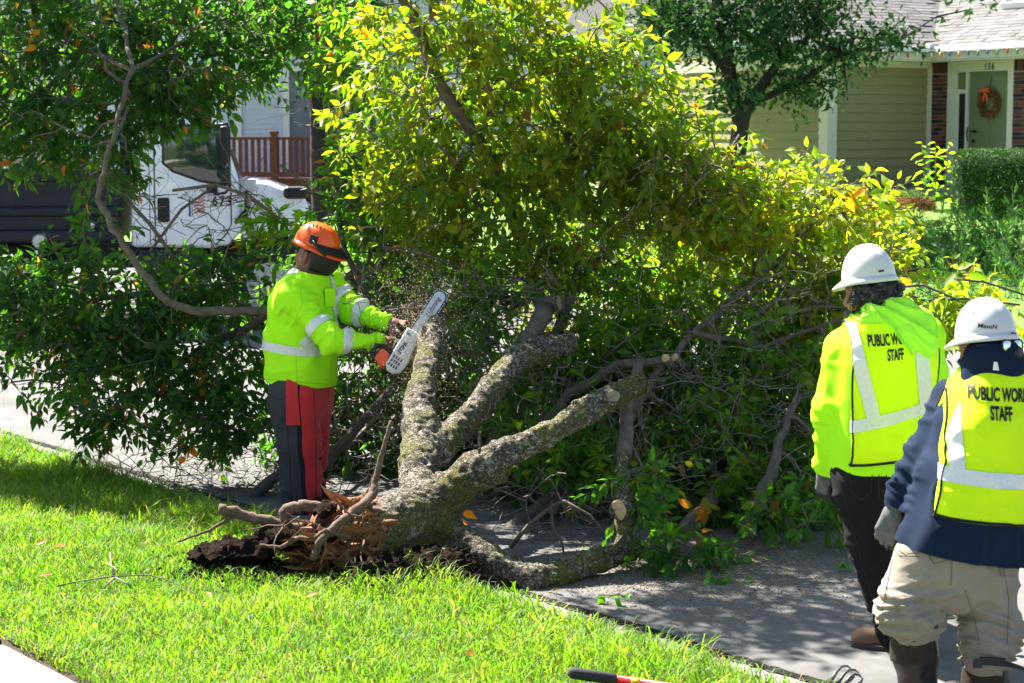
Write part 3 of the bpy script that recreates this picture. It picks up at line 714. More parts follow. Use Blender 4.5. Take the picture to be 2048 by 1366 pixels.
m_ = MB(); m_.box(tp(-2.2, 1.15, .85), (6.0, .9, .25), TAX); m_.build('chassis', M_tblack, truck); m_ = MB(); m_.box(tp(-.65, .1, .72), (.75, .4, .5), TAX, .05); m_.box(tp(-.6, .05, .42), (.8, .3, .04), TAX); m_.build('fuel_tank', M_tblack, truck)
b = MB(); b.box(tp(-3.2, 1.15, 1.47), (3.95, 2.3, .8), TAX, .02)
b.box(tp(-3.2, -.03, 1.80), (3.97, .1, .14), TAX, .03); b.box(tp(-3.2, -.02, 1.40), (3.96, .07, .11), TAX, .03); b.box(tp(-3.2, -.03, 1.13), (3.97, .1, .14), TAX, .03)
bed = b.build('dump_bed', M_tblack, truck, smooth=False)
b = MB(); b.box(tp(-1.16, 1.15, 2.3), (.08, 2.3, 1.0), TAX, .02); b.box(tp(-.95, 1.15, 2.84), (.6, 2.3, .14), TAX, .02); b.build('cab_guard', mat('dark_blue_paint', (.015, .03, .09), .5, (5, .3)), truck)
b = MB()
for i in range(3): b.box(tp(-3.3, .05 + i * .02, 1.93 + i * .085), (3.5, .04, .08), TAX)
b.build('sideboard', M_tan, truck)
m_ = MB(); m_.tube([tp(tx(88), -.075, tz(478)), tp(tx(88), -.1, tz(478))], [.085, .07], 20); m_.build('bed_lamp', M_rim, truck)
for x_, y_ in ((.45, .2), (.45, 2.1), (-2.45, .22), (-2.45, 2.08), (-3.75, .22), (-3.75, 2.08)):
    wc_ = tp(x_, y_, .52); wl = MB(); prof = [(.30, -.12), (.36, -.15), (.48, -.15), (.52, -.10), (.52, .10), (.48, .15), (.30, .15)]; nn = 28
    v = []; f = []
    for i in range(nn):
        a_ = 2 * pi * i / nn
        for r0, o0 in prof: v.append(wc_ + TXf * (r0 * math.cos(a_)) + HZ * (r0 * math.sin(a_)) + TYf * o0)
    n_ = len(prof)
    for i in range(nn):
        for k in range(n_ - 1): f.append((i * n_ + k, i * n_ + k + 1, ((i + 1) % nn) * n_ + k + 1, ((i + 1) % nn) * n_ + k))
    wl.add(v, f); tyre = wl.build('wheel', M_rub, truck, smooth=True)
    rm = MB(); rm.tube([wc_ - TYf * .11, wc_ - TYf * .04, wc_ + TYf * .1], [.31, .27, .27], 28); rm.tube([wc_ - TYf * .2, wc_ - TYf * .05], [.07, .11], 16); rm.build('rim', M_rim, tyre)
    for i in range(8):
        a_ = 2 * pi * i / 8; nb = MB(); q = wc_ + TXf * (.19 * math.cos(a_)) + HZ * (.19 * math.sin(a_)); nb.tube([q - TYf * .14, q - TYf * .1], .018, 6); nb.build('lug_nut', M_rim, tyre)
# lettering on the door and bed
put_text(text_mesh('673', .15, .85, .004, spacing=1.2), tp(tx(444), -.008, tz(402)), TXf, HZ, 'unit_number', M_black, truck)
em = MB(); ec = (tx(393), tz(414))
def ex(x, z): return tp(ec[0] + x * .8, -.007, ec[1] + z * .8)
em.add([ex(-.1, -.12), ex(-.075, -.12), ex(-.075, .12), ex(-.1, .12)], [(0, 1, 2, 3)]); em.build('emblem', mat('emblem_blue', (.03, .06, .2), .5), truck)
M_red = mat('emblem_red', (.5, .08, .08), .5); M_grey = mat('emblem_grey', (.35, .36, .38), .5)
for i in range(5):
    q = MB(); v = []; f = []
    for k in range(8):
        x_ = -.03 + k * .022; z_ = -.09 + i * .045 + .012 * math.sin(k * 1.0) + .05 * k / 7
        v += [ex(x_, z_), ex(x_, z_ + .022)]
        if k: f.append((2 * k - 2, 2 * k, 2 * k + 1, 2 * k - 1))
    q.add(v, f); q.build('emblem_stripe', M_red, truck)
q = MB(); q.add([ex(-.06, -.12), ex(-.045, -.12), ex(-.045, .15), ex(-.06, .15), ex(-.03, .12), ex(-.02, .12), ex(.0, .2), ex(-.01, .2)], [(0, 1, 2, 3), (4, 5, 6, 7)]); q.build('emblem_tower', M_grey, truck)
for i, ch in enumerate('Public Works'):
    a_ = rad(150 - i * 11.5)
    if ch == ' ': continue
    t = text_mesh(ch, .062, .9); o_ = tp(ec[0] + .17 * math.cos(a_), -.008, ec[1] + .03 + .17 * math.sin(a_)); x_ = TXf * math.sin(a_) - HZ * math.cos(a_); y_ = TXf * math.cos(a_) + HZ * math.sin(a_)
    put_text(t, o_, x_, y_, 'emblem_letter', M_black, truck)
for i in range(2):
    q = MB(); q.box(tp(ec[0] + .0, -.006, ec[1] - .19 - .035 * i), (.17 - .05 * i, .003, .013), TAX); q.build('emblem_caption', M_grey, truck)
q = MB(); q.box(tp(tx(174), -.085, tz(446)), (.22, .01, .075), TAX); stk = q.build('sticker', mat('sticker_blue', (.12, .3, .62), .4), truck)
q = MB(); q.add([tp(tx(157), -.092, tz(451)), tp(tx(170), -.092, tz(451)), tp(tx(166), -.092, tz(442)), tp(tx(160), -.092, tz(447))], [(0, 1, 2, 3)]); q.build('sticker_mark', M_wtrim, stk)
put_text(text_mesh('WARREN', .038, 1.0, .003, shear=.2), tp(tx(181), -.093, tz(446)), TXf, HZ, 'sticker_lettering', M_wtrim, stk)

# ================================================================== the fallen tree
M_bark = bpy.data.materials.new('bark'); M_bark.use_nodes = True
def bark_nodes(m, c_plate, c_crack, c_moss, moss, sc=1.0):
    t = m.node_tree; N = t.nodes; L = t.links; b = N['Principled BSDF']; b.inputs['Roughness'].default_value = .93; b.inputs['Specular IOR Level'].default_value = .15
    tc = N.new('ShaderNodeTexCoord')
    def noise(scale, det=5, ro=.6):
        n = N.new('ShaderNodeTexNoise'); n.inputs['Scale'].default_value = scale; n.inputs['Detail'].default_value = det; n.inputs['Roughness'].default_value = ro; L.new(tc.outputs['Object'], n.inputs['Vector']); return n.outputs[0]
    def math_(op, a, v=None):
        q = N.new('ShaderNodeMath'); q.operation = op
        for i, x in enumerate((a, v)):
            if x is None: continue
            if isinstance(x, (int, float)): q.inputs[i].default_value = x
            else: L.new(x, q.inputs[i])
        return q.outputs[0]
    def rng_(x, lo, hi, t0=0.0, t1=1.0):
        r = N.new('ShaderNodeMapRange'); r.inputs['From Min'].default_value = lo; r.inputs['From Max'].default_value = hi; r.inputs['To Min'].default_value = t0; r.inputs['To Max'].default_value = t1; L.new(x, r.inputs[0]); return r.outputs[0]
    def mix(fac, a, c):
        x = N.new('ShaderNodeMix'); x.data_type = 'RGBA'; L.new(fac, x.inputs[0])
        for i, q in ((6, a), (7, c)):
            if isinstance(q, tuple): x.inputs[i].default_value = (*q, 1)
            else: L.new(q, x.inputs[i])
        return x.outputs[2]
    r1 = rng_(math_('ABSOLUTE', math_('SUBTRACT', noise(17 * sc, 3, .55), .5)), .0, .055); r2 = rng_(math_('ABSOLUTE', math_('SUBTRACT', noise(31 * sc, 3, .55), .5)), .0, .06)
    fine = noise(95 * sc, 6, .7); plate = math_('MULTIPLY', math_('MULTIPLY', r1, r2), rng_(fine, .28, .55))
    tone = noise(2.6, 5, .65)
    base = mix(rng_(tone, .38, .62), tuple(x * .42 for x in c_plate), c_plate); wood = mix(plate, c_crack, base)
    ms = math_('MULTIPLY', rng_(noise(3.4, 9, .72), .53 - moss, .62 - moss), rng_(noise(40, 4, .7), .35, .6)); mossc = mix(fine, tuple(x * .3 for x in c_moss), c_moss)
    lich = math_('MULTIPLY', rng_(noise(11, 7, .7), .60, .64), .7)
    c = mix(ms, wood, mossc); c = mix(lich, c, (.50, .50, .44)); L.new(c, b.inputs['Base Color'])
    hgt = math_('ADD', plate, math_('MULTIPLY', fine, .5)); bp = N.new('ShaderNodeBump'); bp.inputs['Strength'].default_value = 1.0; bp.inputs['Distance'].default_value = .016; L.new(hgt, bp.inputs['Height']); L.new(bp.outputs[0], b.inputs['Normal'])
bark_nodes(M_bark, (.60, .525, .42), (.04, .031, .023), (.24, .26, .035), .05)
M_twig = mat('twig_bark', (.15, .125, .105), .85, (30, .35), (120, .5, .004)); M_twig2 = mat('grey_branch_bark', (.11, .092, .075), .9, (18, .35), (70, .7, .008))
M_leaf = mat('leaf', (0, 0, 0), .5, attr=True, transl=.6, tcol=(2.45, 2.7, .40), spec=.3)
M_wood = mat('fresh_cut_wood', (.62, .47, .27), .8, (20, .15), (80, .3, .004)); M_oldcut = mat('weathered_cut_wood', (.42, .36, .27), .9, (25, .25), (90, .5, .005))
M_rot = mat('splintered_heartwood', (.30, .13, .05), .9, (16, .5), (60, .9, .012), col2=(.09, .04, .022), wear=(9, (.03, .02, .014), .55, .66))
M_soil2 = mat('root_soil', (.016, .011, .008), 1.0, (30, .5), (70, 1, .02), spec=.03)
def pl(rows, Yk=None): return [P(x, y, Y) for x, y, Y, r in rows], [r * Y / F for x, y, Y, r in rows]
tree_c = G(760, 1130, .12)
tree = thing('fallen_tree', 'uprooted leafy tree lying across the street with sawn limbs', 'tree', tree_c)
LIMB = {
 'base': [(722, 1066, 9.62, 64), (790, 1050, 9.75, 65), (850, 1024, 9.9, 62), (878, 1002, 9.98, 50)],
 'up':   [(850, 1000, 9.95, 50), (838, 930, 10.15, 43), (842, 860, 10.4, 39), (838, 810, 10.6, 35), (852, 745, 10.9, 29), (862, 680, 11.2, 27), (872, 626, 11.45, 25)],
 'mid':  [(866, 905, 10.3, 36), (925, 850, 10.55, 29), (985, 775, 10.8, 27), (1040, 715, 11.0, 28), (1090, 696, 11.15, 26), (1138, 686, 11.3, 25)],
 'right':[(880, 1000, 9.95, 46), (945, 945, 9.95, 37), (1010, 905, 10.0, 31), (1090, 872, 10.1, 28), (1170, 822, 10.25, 27), (1230, 792, 10.4, 25), (1283, 766, 10.5, 25)],
 'stub': [(945, 950, 9.93, 34), (1006, 934, 10.0, 30)],
 'low':  [(870, 1045, 9.9, 42), (930, 1085, 9.78, 32), (1000, 1130, 9.66, 29), (1065, 1156, 9.6, 31), (1120, 1146, 9.65, 27), (1190, 1122, 9.8, 25), (1268, 1094, 9.95, 24)],
 'rise': [(1258, 1094, 9.95, 24), (1250, 1040, 9.98, 20), (1243, 980, 10.05, 17), (1246, 915, 10.15, 15)],
}
f = Sdf(.07)
for kx in ('base', 'up', 'mid', 'right', 'stub', 'low', 'rise'):
    pts, rs = pl(LIMB[kx]); f.chain(pts, rs, k=.04 if kx in ('stub', 'rise') else .035, cut_end=kx in ('up', 'mid', 'right', 'stub'))
kn = P(1226, 797, 10.27); f.ell(kn, (.05, .06, .05), k=.03)
sp, sr = pl([(958, 905, 9.86, 9), (962, 862, 9.86, 7)]); f.chain(sp, sr, k=.02, cut_end=True)
lo, hi = f.bounds(); V, Q = snets(f, lo, hi, .0135); V = relax(V, Q, 1, .4)
N_ = normals(V, Q); rd = 1 - np.abs(2 * fbm(V * 19, 2) - 1)
V = V + N_ * (.030 * (fbm(V * 6, 2) - .5) + .020 * (fbm(V * 30, 2) - .5) - .013 * rd ** 3)[:, None]
obj('trunk', np_mesh('trunk', V, Q), M_bark, tree, label='grey lichen spotted trunk forking into sawn limbs')
M_cut = mat('sawn_end_grain', (0, 0, 0), .85, (40, .12), (140, .5, .004), attr=True)
def disc(c, n, r, name, m, parent, dome=.006, fresh=None):
    """a sawn end: growth rings, a dark pith and a rim of bark"""
    fresh = (m is M_wood) if fresh is None else fresh
    c = Vector(c); n = Vector(n).normalized(); a = n.orthogonal().normalized(); b = n.cross(a); v = [c + n * dome]; fc = []; K = 28; R = 12; w = random.random() * 6
    c1 = np.array((.52, .38, .20)) if fresh else np.array((.27, .22, .16)); c2 = c1 * .78; cols = [c1 * .55]
    for ring in range(1, R + 1):
        q = ring / R; bark_ = ring == R
        for k in range(K):
            g = 2 * pi * k / K; rr = r * q * (1 + .05 * math.sin(2 * g + w) + .035 * math.sin(5 * g + 2 * w)); ck = .012 if abs(math.sin(g * 1.5 + w)) < .06 else 0
            v.append(c + n * (dome * (1 - q * .7) - (.004 if bark_ else 0) - ck * .3 + .0015 * random.random()) + (a * math.cos(g) + b * math.sin(g)) * rr); cols.append(np.array((.07, .055, .04)) if bark_ else (c1 if ring % 2 else c2) * random.uniform(.85, 1.1) * (.45 if ck else 1))
    for k in range(K):
        fc.append((0, 1 + k, 1 + (k + 1) % K))
        for i in range(R - 1): o = 1 + i * K; fc.append((o + k, o + K + k, o + K + (k + 1) % K, o + (k + 1) % K))
    return obj(name, np_mesh(name, v, fc, True, np.array(cols)), M_cut, parent)
for kx, m_, sc in (('up', M_wood, 1.0), ('mid', M_oldcut, .97), ('right', M_wood, .97), ('stub', M_wood, .93)):
    pts, rs = pl(LIMB[kx]); disc(pts[-1], pts[-1] - pts[-2], rs[-1] * sc, 'cut_face', m_, tree)
disc(kn - V3(.0, .052, -.02), V3(-.1, -.9, .4), .034, 'knot', M_oldcut, tree); 
# torn root end: splinters, roots, clinging soil
SB = P(722, 1066, 9.62); SA = (P(640, 1078, 9.35) - SB).normalized()
fr = Sdf(.05); fr.cap(SB + SA * -.05, P(650, 1085, 9.42), .165, .13).cap(P(700, 1100, 9.5), P(690, 1128, 9.4), .10, .10).cap(P(690, 1045, 9.6), P(585, 1058, 9.5), .07, .04).cap(P(660, 1095, 9.4), P(580, 1092, 9.38), .07, .035)
lo, hi = fr.bounds(.06); V, Q = snets(fr, lo, hi, .012); N_ = normals(V, Q); sa = np.array(SA); qq = V - (V @ sa)[:, None] * sa * .82
V = V + N_ * (.15 * (fbm(qq * 20, 3) - .5) + .10 * (vn(V * 12) - .55))[:, None]
obj('splintered_base', np_mesh('splintered_base', V, Q, False), M_rot, tree, label='torn orange brown heartwood at the broken trunk base')
spn = MB()
for i in range(520):
    g = random.random() * 2 * pi; r_ = .18 * math.sqrt(random.random()); a = SA.orthogonal().normalized(); b = SA.cross(a)
    o_ = SB + SA * (random.uniform(.0, .14) if i < 330 else random.uniform(.12, .42)) + (a * math.cos(g) + b * math.sin(g)) * (r_ if i < 330 else r_ * .6) - V3(0, 0, 0 if i < 330 else .05); L_ = random.uniform(.04, .20); d_ = (SA + Vector([random.gauss(0, .42) for _ in range(3)])).normalized()
    s_ = d_.orthogonal().normalized(); w_ = random.uniform(.005, .024); up_ = d_.cross(s_)
    spn.add([o_ - s_ * w_, o_ + s_ * w_, o_ + up_ * w_ * .6, o_ + d_ * L_ * .7 - s_ * w_ * .8, o_ + d_ * L_ * .6 + s_ * w_ * .5, o_ + d_ * L_], [(0, 2, 5, 3), (2, 1, 4, 5), (0, 3, 5, 4, 1)])
spn.build('splinters', [mat('torn_wood', (.40, .19, .075), .85, (14, .4), col2=(.13, .055, .028))], tree, kind='stuff')
def root(rows, name='root', m=M_twig2, seg=5):
    pts, rs = pl(rows); P2 = []; R2 = []
    for i in range(len(pts) - 1):
        for k in range(seg):
            u = k / seg; P2.append(pts[i].lerp(pts[i + 1], u) + Vector([random.gauss(0, rs[i] * .13) for _ in range(3)])); R2.append((rs[i] + (rs[i + 1] - rs[i]) * u) * random.uniform(.9, 1.12))
    P2.append(pts[-1]); R2.append(rs[-1]); b = MB(); b.tube(P2, R2, 9); return b.build(name, m, tree, smooth=True)
M_root = mat('root_bark', (.16, .105, .075), .9, (25, .4), (80, .6, .006), col2=(.08, .05, .035))
root([(620, 1062, 9.5, 13), (565, 1052, 9.45, 12), (520, 1040, 9.42, 11), (475, 1027, 9.4, 11), (438, 1017, 9.38, 10)], m=M_root)
root([(560, 1062, 9.45, 11), (575, 1020, 9.45, 12), (610, 1010, 9.45, 11), (660, 1018, 9.5, 12)], m=M_root)
root([(625, 1120, 9.15, 7), (640, 1080, 9.15, 8), (680, 1045, 9.2, 10), (725, 1010, 9.3, 10), (745, 990, 9.4, 8), (752, 960, 9.45, 7), (764, 905, 9.45, 5.5), (783, 842, 9.45, 4.5)], m=M_root)
root([(730, 1008, 9.35, 8), (755, 1020, 9.3, 6), (770, 1022, 9.28, 3)], m=M_root)
root([(640, 1082, 9.2, 6), (600, 1075, 9.2, 5), (560, 1095, 9.2, 4), (520, 1090, 9.2, 3)], m=M_root)
root([(470, 1030, 9.4, 4), (420, 1060, 9.35, 3), (355, 1084, 9.3, 2)], m=M_root); root([(700, 1075, 9.2, 5), (650, 1060, 9.15, 4), (630, 1075, 9.1, 3)], m=M_root)
for i in range(26):
    a_ = P(random.uniform(560, 730), random.uniform(1030, 1120), random.uniform(9.2, 9.5)); g = random.uniform(-1.2, 1.0); L_ = random.uniform(.08, .28); b = MB(); q = [a_]; d_ = (SA + Vector(unit(1)[0]) * .9).normalized()
    for k in range(5): d_ = (d_ + Vector(unit(1)[0]) * .35 + V3(0, 0, -.05)).normalized(); q.append(q[-1] + d_ * L_ / 5)
    b.tube(q, [.006, .005, .004, .003, .002, .001], 5); b.build('rootlet', M_root, tree, smooth=True)
fs = Sdf(.06); 
for x, y, r in ((400, 1098, 11), (450, 1096, 16), (500, 1090, 18), (540, 1082, 22), (590, 1070, 22), (640, 1068, 18), (570, 1050, 14), (765, 1150, 26), (740, 1140, 18), (650, 1020, 14), (845, 1115, 17), (878, 1120, 17), (908, 1130, 15), (940, 1146, 11)):
    fs.ell(P(x, y + (8 if x < 620 else 0), 9.42 if x < 700 else (9.2 if x < 800 else 9.5)), (r * 1.8 * 9.4 / F, .12, r * .5 * 9.4 / F))
lo, hi = fs.bounds(.06); V, Q = snets(fs, lo, hi, .012); N_ = normals(V, Q); V = V + N_ * (.15 * (fbm(V * 15, 4) - .52) + .03 * (vn(V * 75) - .5))[:, None]
obj('root_soil', np_mesh('root_soil', V, Q, False), M_soil2, tree, kind='stuff')
n = 4200; q = np.array([list(P(x, y, Y)) for x, y, Y in zip(np.concatenate([rng.normal(500, 75, n // 2), rng.normal(760, 70, n - n // 2)]), rng.normal(1105, 14, n), rng.normal(9.33, .16, n))]); q[:, 2] = .135 + .06 * rng.random(n) ** 2
Vv, Qq = segs_mesh(q, q + unit(n) * rng.uniform(.004, .016, n)[:, None], rng.uniform(.003, .011, n), rng.uniform(.002, .007, n), 4); obj('soil_crumbs', np_mesh('soil_crumbs', Vv, Qq, False), M_soil2, tree, kind='stuff')

# big boughs of the crown
BOUGH = [
 [(545, 622, 11.9, 9), (470, 620, 11.85, 9), (400, 622, 11.8, 9), (340, 602, 11.8, 8), (285, 545, 11.8, 7.5), (235, 470, 11.8, 7), (195, 398, 11.8, 6)],
 [(195, 400, 11.8, 6), (205, 340, 11.8, 5), (228, 250, 11.9, 4.5), (262, 140, 12.2, 5), (250, 60, 12.6, 4), (225, -40, 13.0, 3)],
 [(860, 620, 11.9, 18), (700, 640, 12.1, 13), (545, 622, 11.9, 11)],
 [(1090, 640, 11.9, 15), (1050, 500, 12.5, 13), (985, 320, 12.1, 13), (930, 240, 11.9, 13), (880, 170, 11.8, 13), (840, 70, 11.8, 12), (800, -20, 11.9, 11), (740, -170, 11.8, 8), (700, -300, 11.7, 5)],
 [(1090, 620, 11.6, 20), (1060, 680, 11.35, 18), (1068, 720, 11.2, 16)],
 [(1080, 615, 11.7, 17), (1120, 605, 11.6, 16)],
 [(1110, 690, 11.9, 12), (1150, 560, 12.2, 11), (1190, 420, 12.3, 9), (1230, 260, 12.4, 9), (1260, 80, 12.4, 6)],
 [(1150, 560, 12.2, 9), (1290, 430, 12.3, 7), (1420, 340, 12.1, 7), (1480, 270, 12.1, 4)],
 [(1060, 880, 11.6, 12), (1140, 790, 11.6, 11), (1230, 730, 11.5, 10), (1330, 718, 11.2, 8.5)],
 [(1250, 860, 11.3, 11), (1310, 750, 11.3, 9), (1385, 665, 11.5, 7), (1470, 600, 11.8, 6), (1560, 520, 11.9, 4), (1650, 420, 11.8, 3)],
 [(1385, 665, 11.4, 7), (1520, 690, 11.6, 5), (1680, 640, 11.6, 4), (1800, 590, 11.3, 3), (1900, 600, 11.1, 2.5), (2040, 610, 11.0, 2)],
 [(985, 1092, 11.0, 24), (1090, 1010, 11.3, 22), (1180, 960, 11.6, 17), (1300, 880, 11.9, 12), (1420, 800, 12.1, 8)],
 [(1490, 1078, 10.6, 18), (1530, 975, 10.7, 14), (1560, 880, 10.9, 9), (1600, 790, 11.2, 6)],
 [(1246, 915, 10.15, 17), (1255, 820, 10.5, 13), (1280, 720, 11, 10)],
 [(1330, 1090, 10.6, 17), (1410, 1020, 10.8, 18), (1440, 960, 11.0, 10)],
 [(1290, 1100, 10.1, 20), (1400, 1100, 10.3, 22), (1500, 1098, 10.5, 16)],
 [(640, 950, 12.0, 12), (700, 870, 12.1, 10), (790, 770, 12.2, 9)],
 [(500, 1000, 12.0, 14), (560, 950, 12.0, 11), (640, 900, 12.1, 8)],
 [(760, 640, 12.4, 8), (690, 500, 12.8, 6), (660, 300, 13.2, 5), (640, 100, 13.5, 3)],
 [(545, 622, 12.3, 9), (420, 700, 12.5, 8), (280, 760, 12.5, 6), (150, 720, 12.6, 4)],
 [(300, 590, 12.5, 7), (180, 600, 12.7, 6), (60, 620, 12.9, 4)],
 [(262, 140, 12.2, 4), (150, 90, 13.1, 4), (40, 60, 13.3, 3)], [(262, 140, 12.2, 4), (380, 80, 13.1, 4), (480, 20, 13.3, 3)],
]
node_p = []; node_par = []; node_w = []
for rows in BOUGH:
    pts, rs = pl(rows); P2 = []; R2 = []
    for i in range(len(pts) - 1):
        for k in range(4):
            u = k / 4; P2.append(pts[i].lerp(pts[i + 1], u) + Vector([random.gauss(0, .008) for _ in range(3)])); R2.append(rs[i] + (rs[i + 1] - rs[i]) * u)
    P2.append(pts[-1]); R2.append(rs[-1]); b = MB(); b.tube(P2, R2, 9); b.build('bough', M_twig2, tree, smooth=True)
    for p in P2[2:]: node_p.append(tuple(p)); node_par.append(-1)
for x, y, Y, r in ((1332, 717, 11.15, 9.5), (1350, 715, 11.2, 8)):
    disc(P(x, y, Y - .05), V3(-.15, -1, .15), r * Y / F, 'cut_face', M_wood, tree); b = MB(); b.tube([P(x, y, Y - .05), P(x + 26, y + 26, Y + .25)], [r * Y / F * .99, r * Y / F], 10); b.build('bough', M_twig2, tree, smooth=True)
disc(P(1237, 1020, 9.85), V3(-.7, -.7, -.1), .055, 'cut_face', M_wood, tree); b = MB(); b.tube([P(1252, 1022, 9.98), P(1238, 1020, 9.86)], [.06, .054], 12); b.build('bough', M_bark, tree, smooth=True)
disc(P(1118, 605, 11.55), V3(.9, -.3, .2), .047, 'cut_face', M_oldcut, tree)
disc(P(1490, 1079, 10.58), V3(-.5, -.7, -.5), .048, 'cut_face', M_oldcut, tree); disc(P(984, 1093, 10.98), V3(-.8, -.5, -.3), .066, 'cut_face', M_oldcut, tree)

# leaf clusters fill the crown: (cx, cy, rx, ry, Y, dY, n, palette)
BLOB = [
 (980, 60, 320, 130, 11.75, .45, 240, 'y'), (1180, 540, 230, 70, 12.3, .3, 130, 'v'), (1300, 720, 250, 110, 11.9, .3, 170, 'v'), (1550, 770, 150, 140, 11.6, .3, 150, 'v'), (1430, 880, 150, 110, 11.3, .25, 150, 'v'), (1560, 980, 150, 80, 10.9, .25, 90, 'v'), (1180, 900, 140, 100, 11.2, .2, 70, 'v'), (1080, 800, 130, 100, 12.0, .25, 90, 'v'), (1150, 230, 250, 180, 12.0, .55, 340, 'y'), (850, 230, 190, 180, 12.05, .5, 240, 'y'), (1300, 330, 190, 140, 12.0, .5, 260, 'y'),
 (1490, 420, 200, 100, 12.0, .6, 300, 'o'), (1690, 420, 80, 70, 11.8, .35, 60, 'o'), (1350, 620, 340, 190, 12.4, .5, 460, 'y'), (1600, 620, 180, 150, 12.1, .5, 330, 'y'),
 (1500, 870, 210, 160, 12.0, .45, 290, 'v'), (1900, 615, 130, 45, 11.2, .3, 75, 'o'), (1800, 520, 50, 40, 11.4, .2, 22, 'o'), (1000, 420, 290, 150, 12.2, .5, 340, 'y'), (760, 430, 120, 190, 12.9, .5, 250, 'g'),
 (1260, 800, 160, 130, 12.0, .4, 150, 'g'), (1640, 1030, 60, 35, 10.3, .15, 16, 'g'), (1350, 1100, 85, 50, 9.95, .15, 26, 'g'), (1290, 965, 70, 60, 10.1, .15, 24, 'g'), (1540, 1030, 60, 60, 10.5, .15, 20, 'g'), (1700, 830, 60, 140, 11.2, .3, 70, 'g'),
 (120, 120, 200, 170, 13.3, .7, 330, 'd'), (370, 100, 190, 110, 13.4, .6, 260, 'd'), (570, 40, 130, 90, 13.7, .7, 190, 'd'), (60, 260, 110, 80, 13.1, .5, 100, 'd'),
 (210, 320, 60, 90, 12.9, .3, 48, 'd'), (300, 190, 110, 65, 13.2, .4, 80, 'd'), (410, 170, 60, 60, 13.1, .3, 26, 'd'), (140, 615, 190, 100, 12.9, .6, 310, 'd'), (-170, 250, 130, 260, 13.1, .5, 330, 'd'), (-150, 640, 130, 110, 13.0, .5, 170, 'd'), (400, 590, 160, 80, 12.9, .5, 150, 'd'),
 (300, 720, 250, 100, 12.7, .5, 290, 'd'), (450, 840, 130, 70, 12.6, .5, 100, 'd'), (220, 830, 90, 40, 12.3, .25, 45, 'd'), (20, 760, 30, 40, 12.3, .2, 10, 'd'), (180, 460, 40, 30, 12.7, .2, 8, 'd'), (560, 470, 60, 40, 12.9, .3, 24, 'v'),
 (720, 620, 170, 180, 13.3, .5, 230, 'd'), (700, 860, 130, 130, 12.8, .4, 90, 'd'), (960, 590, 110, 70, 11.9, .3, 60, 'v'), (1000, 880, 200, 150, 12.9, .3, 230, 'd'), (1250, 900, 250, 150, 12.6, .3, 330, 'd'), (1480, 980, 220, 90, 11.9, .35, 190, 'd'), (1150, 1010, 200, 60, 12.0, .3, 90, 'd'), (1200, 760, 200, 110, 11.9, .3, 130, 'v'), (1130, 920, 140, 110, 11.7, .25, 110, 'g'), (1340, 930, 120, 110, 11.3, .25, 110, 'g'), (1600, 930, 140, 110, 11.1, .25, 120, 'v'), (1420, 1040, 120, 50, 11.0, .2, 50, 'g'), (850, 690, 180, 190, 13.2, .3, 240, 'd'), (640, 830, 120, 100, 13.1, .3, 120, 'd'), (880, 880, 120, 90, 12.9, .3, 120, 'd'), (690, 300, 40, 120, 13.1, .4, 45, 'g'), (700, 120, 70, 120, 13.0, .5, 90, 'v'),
]
cl = []; cpal = []
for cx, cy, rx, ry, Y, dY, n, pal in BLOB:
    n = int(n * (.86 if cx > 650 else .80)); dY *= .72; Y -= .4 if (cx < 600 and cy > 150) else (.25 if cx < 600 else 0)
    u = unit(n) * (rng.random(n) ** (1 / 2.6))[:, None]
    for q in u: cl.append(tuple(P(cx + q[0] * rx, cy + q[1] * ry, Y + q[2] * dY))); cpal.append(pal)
n = 420; u = unit(n) * (rng.random(n) ** .4)[:, None]
for q in u:      # the part of the crown that reaches above the picture and shades the roadway
    cl.append((-1.0 + q[0] * .9, 11.45 + q[1] * .75, 3.95 + q[2] * .4)); cpal.append('y')
u = unit(380) * (rng.random(380) ** .4)[:, None]
for q in u:      # and an unseen left part, added above the picture to shade the verge
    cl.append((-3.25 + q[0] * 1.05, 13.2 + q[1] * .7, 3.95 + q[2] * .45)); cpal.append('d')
cl = np.array(cl); cl[:, 2] = np.maximum(cl[:, 2], .12); cpal = np.array(cpal)
# the crown is open over the trunk, so that the sun reaches it
open_ = np.zeros(len(cl), bool); su = np.array(list(SUN))
for x, y, Y in ((740, 1040, 9.6), (800, 1030, 9.7), (850, 940, 10.1), (840, 860, 10.4), (850, 760, 10.9), (900, 960, 9.95), (960, 920, 9.95), (1060, 880, 10.05), (950, 810, 10.6), (650, 1060, 9.4)):
    d = cl - np.array(list(P(x, y, Y))); t = d @ su; open_ |= (np.linalg.norm(d - t[:, None] * su, axis=1) < .42) & (t > .5)
open_ &= rng.random(len(cl)) < .93; cl = cl[~open_]; cpal = cpal[~open_]
# connect every cluster to the nearest wood, near ones first
kd = kdtree.KDTree(len(node_p))
for i, p in enumerate(node_p): kd.insert(p, i)
kd.balance(); d0 = np.array([kd.find(tuple(p))[2] for p in cl]); order = np.argsort(d0)
recent = []; twig_end = {}
for c_i, ci in enumerate(order):
    p = Vector(cl[ci]); co, j, dist = kd.find(p)
    for r in recent:
        dd = (Vector(node_p[r]) - p).length
        if dd < dist: dist = dd; j = r
    a = Vector(node_p[j]); k = max(1, int(dist / .13)); par = j; side = Vector([random.gauss(0, .12 * dist) for _ in range(3)]); side.z += .08 * dist
    for i in range(1, k + 1):
        u = i / k; q = a.lerp(p, u) + side * (u * (1 - u) * 1.6) + Vector([random.gauss(0, .006) for _ in range(3)]); node_p.append(tuple(q)); node_par.append(par); par = len(node_p) - 1; recent.append(par)
    twig_end[ci] = par
    if len(recent) > 160:
        kd = kdtree.KDTree(len(node_p))
        for i, q in enumerate(node_p): kd.insert(q, i)
        kd.balance(); recent = []
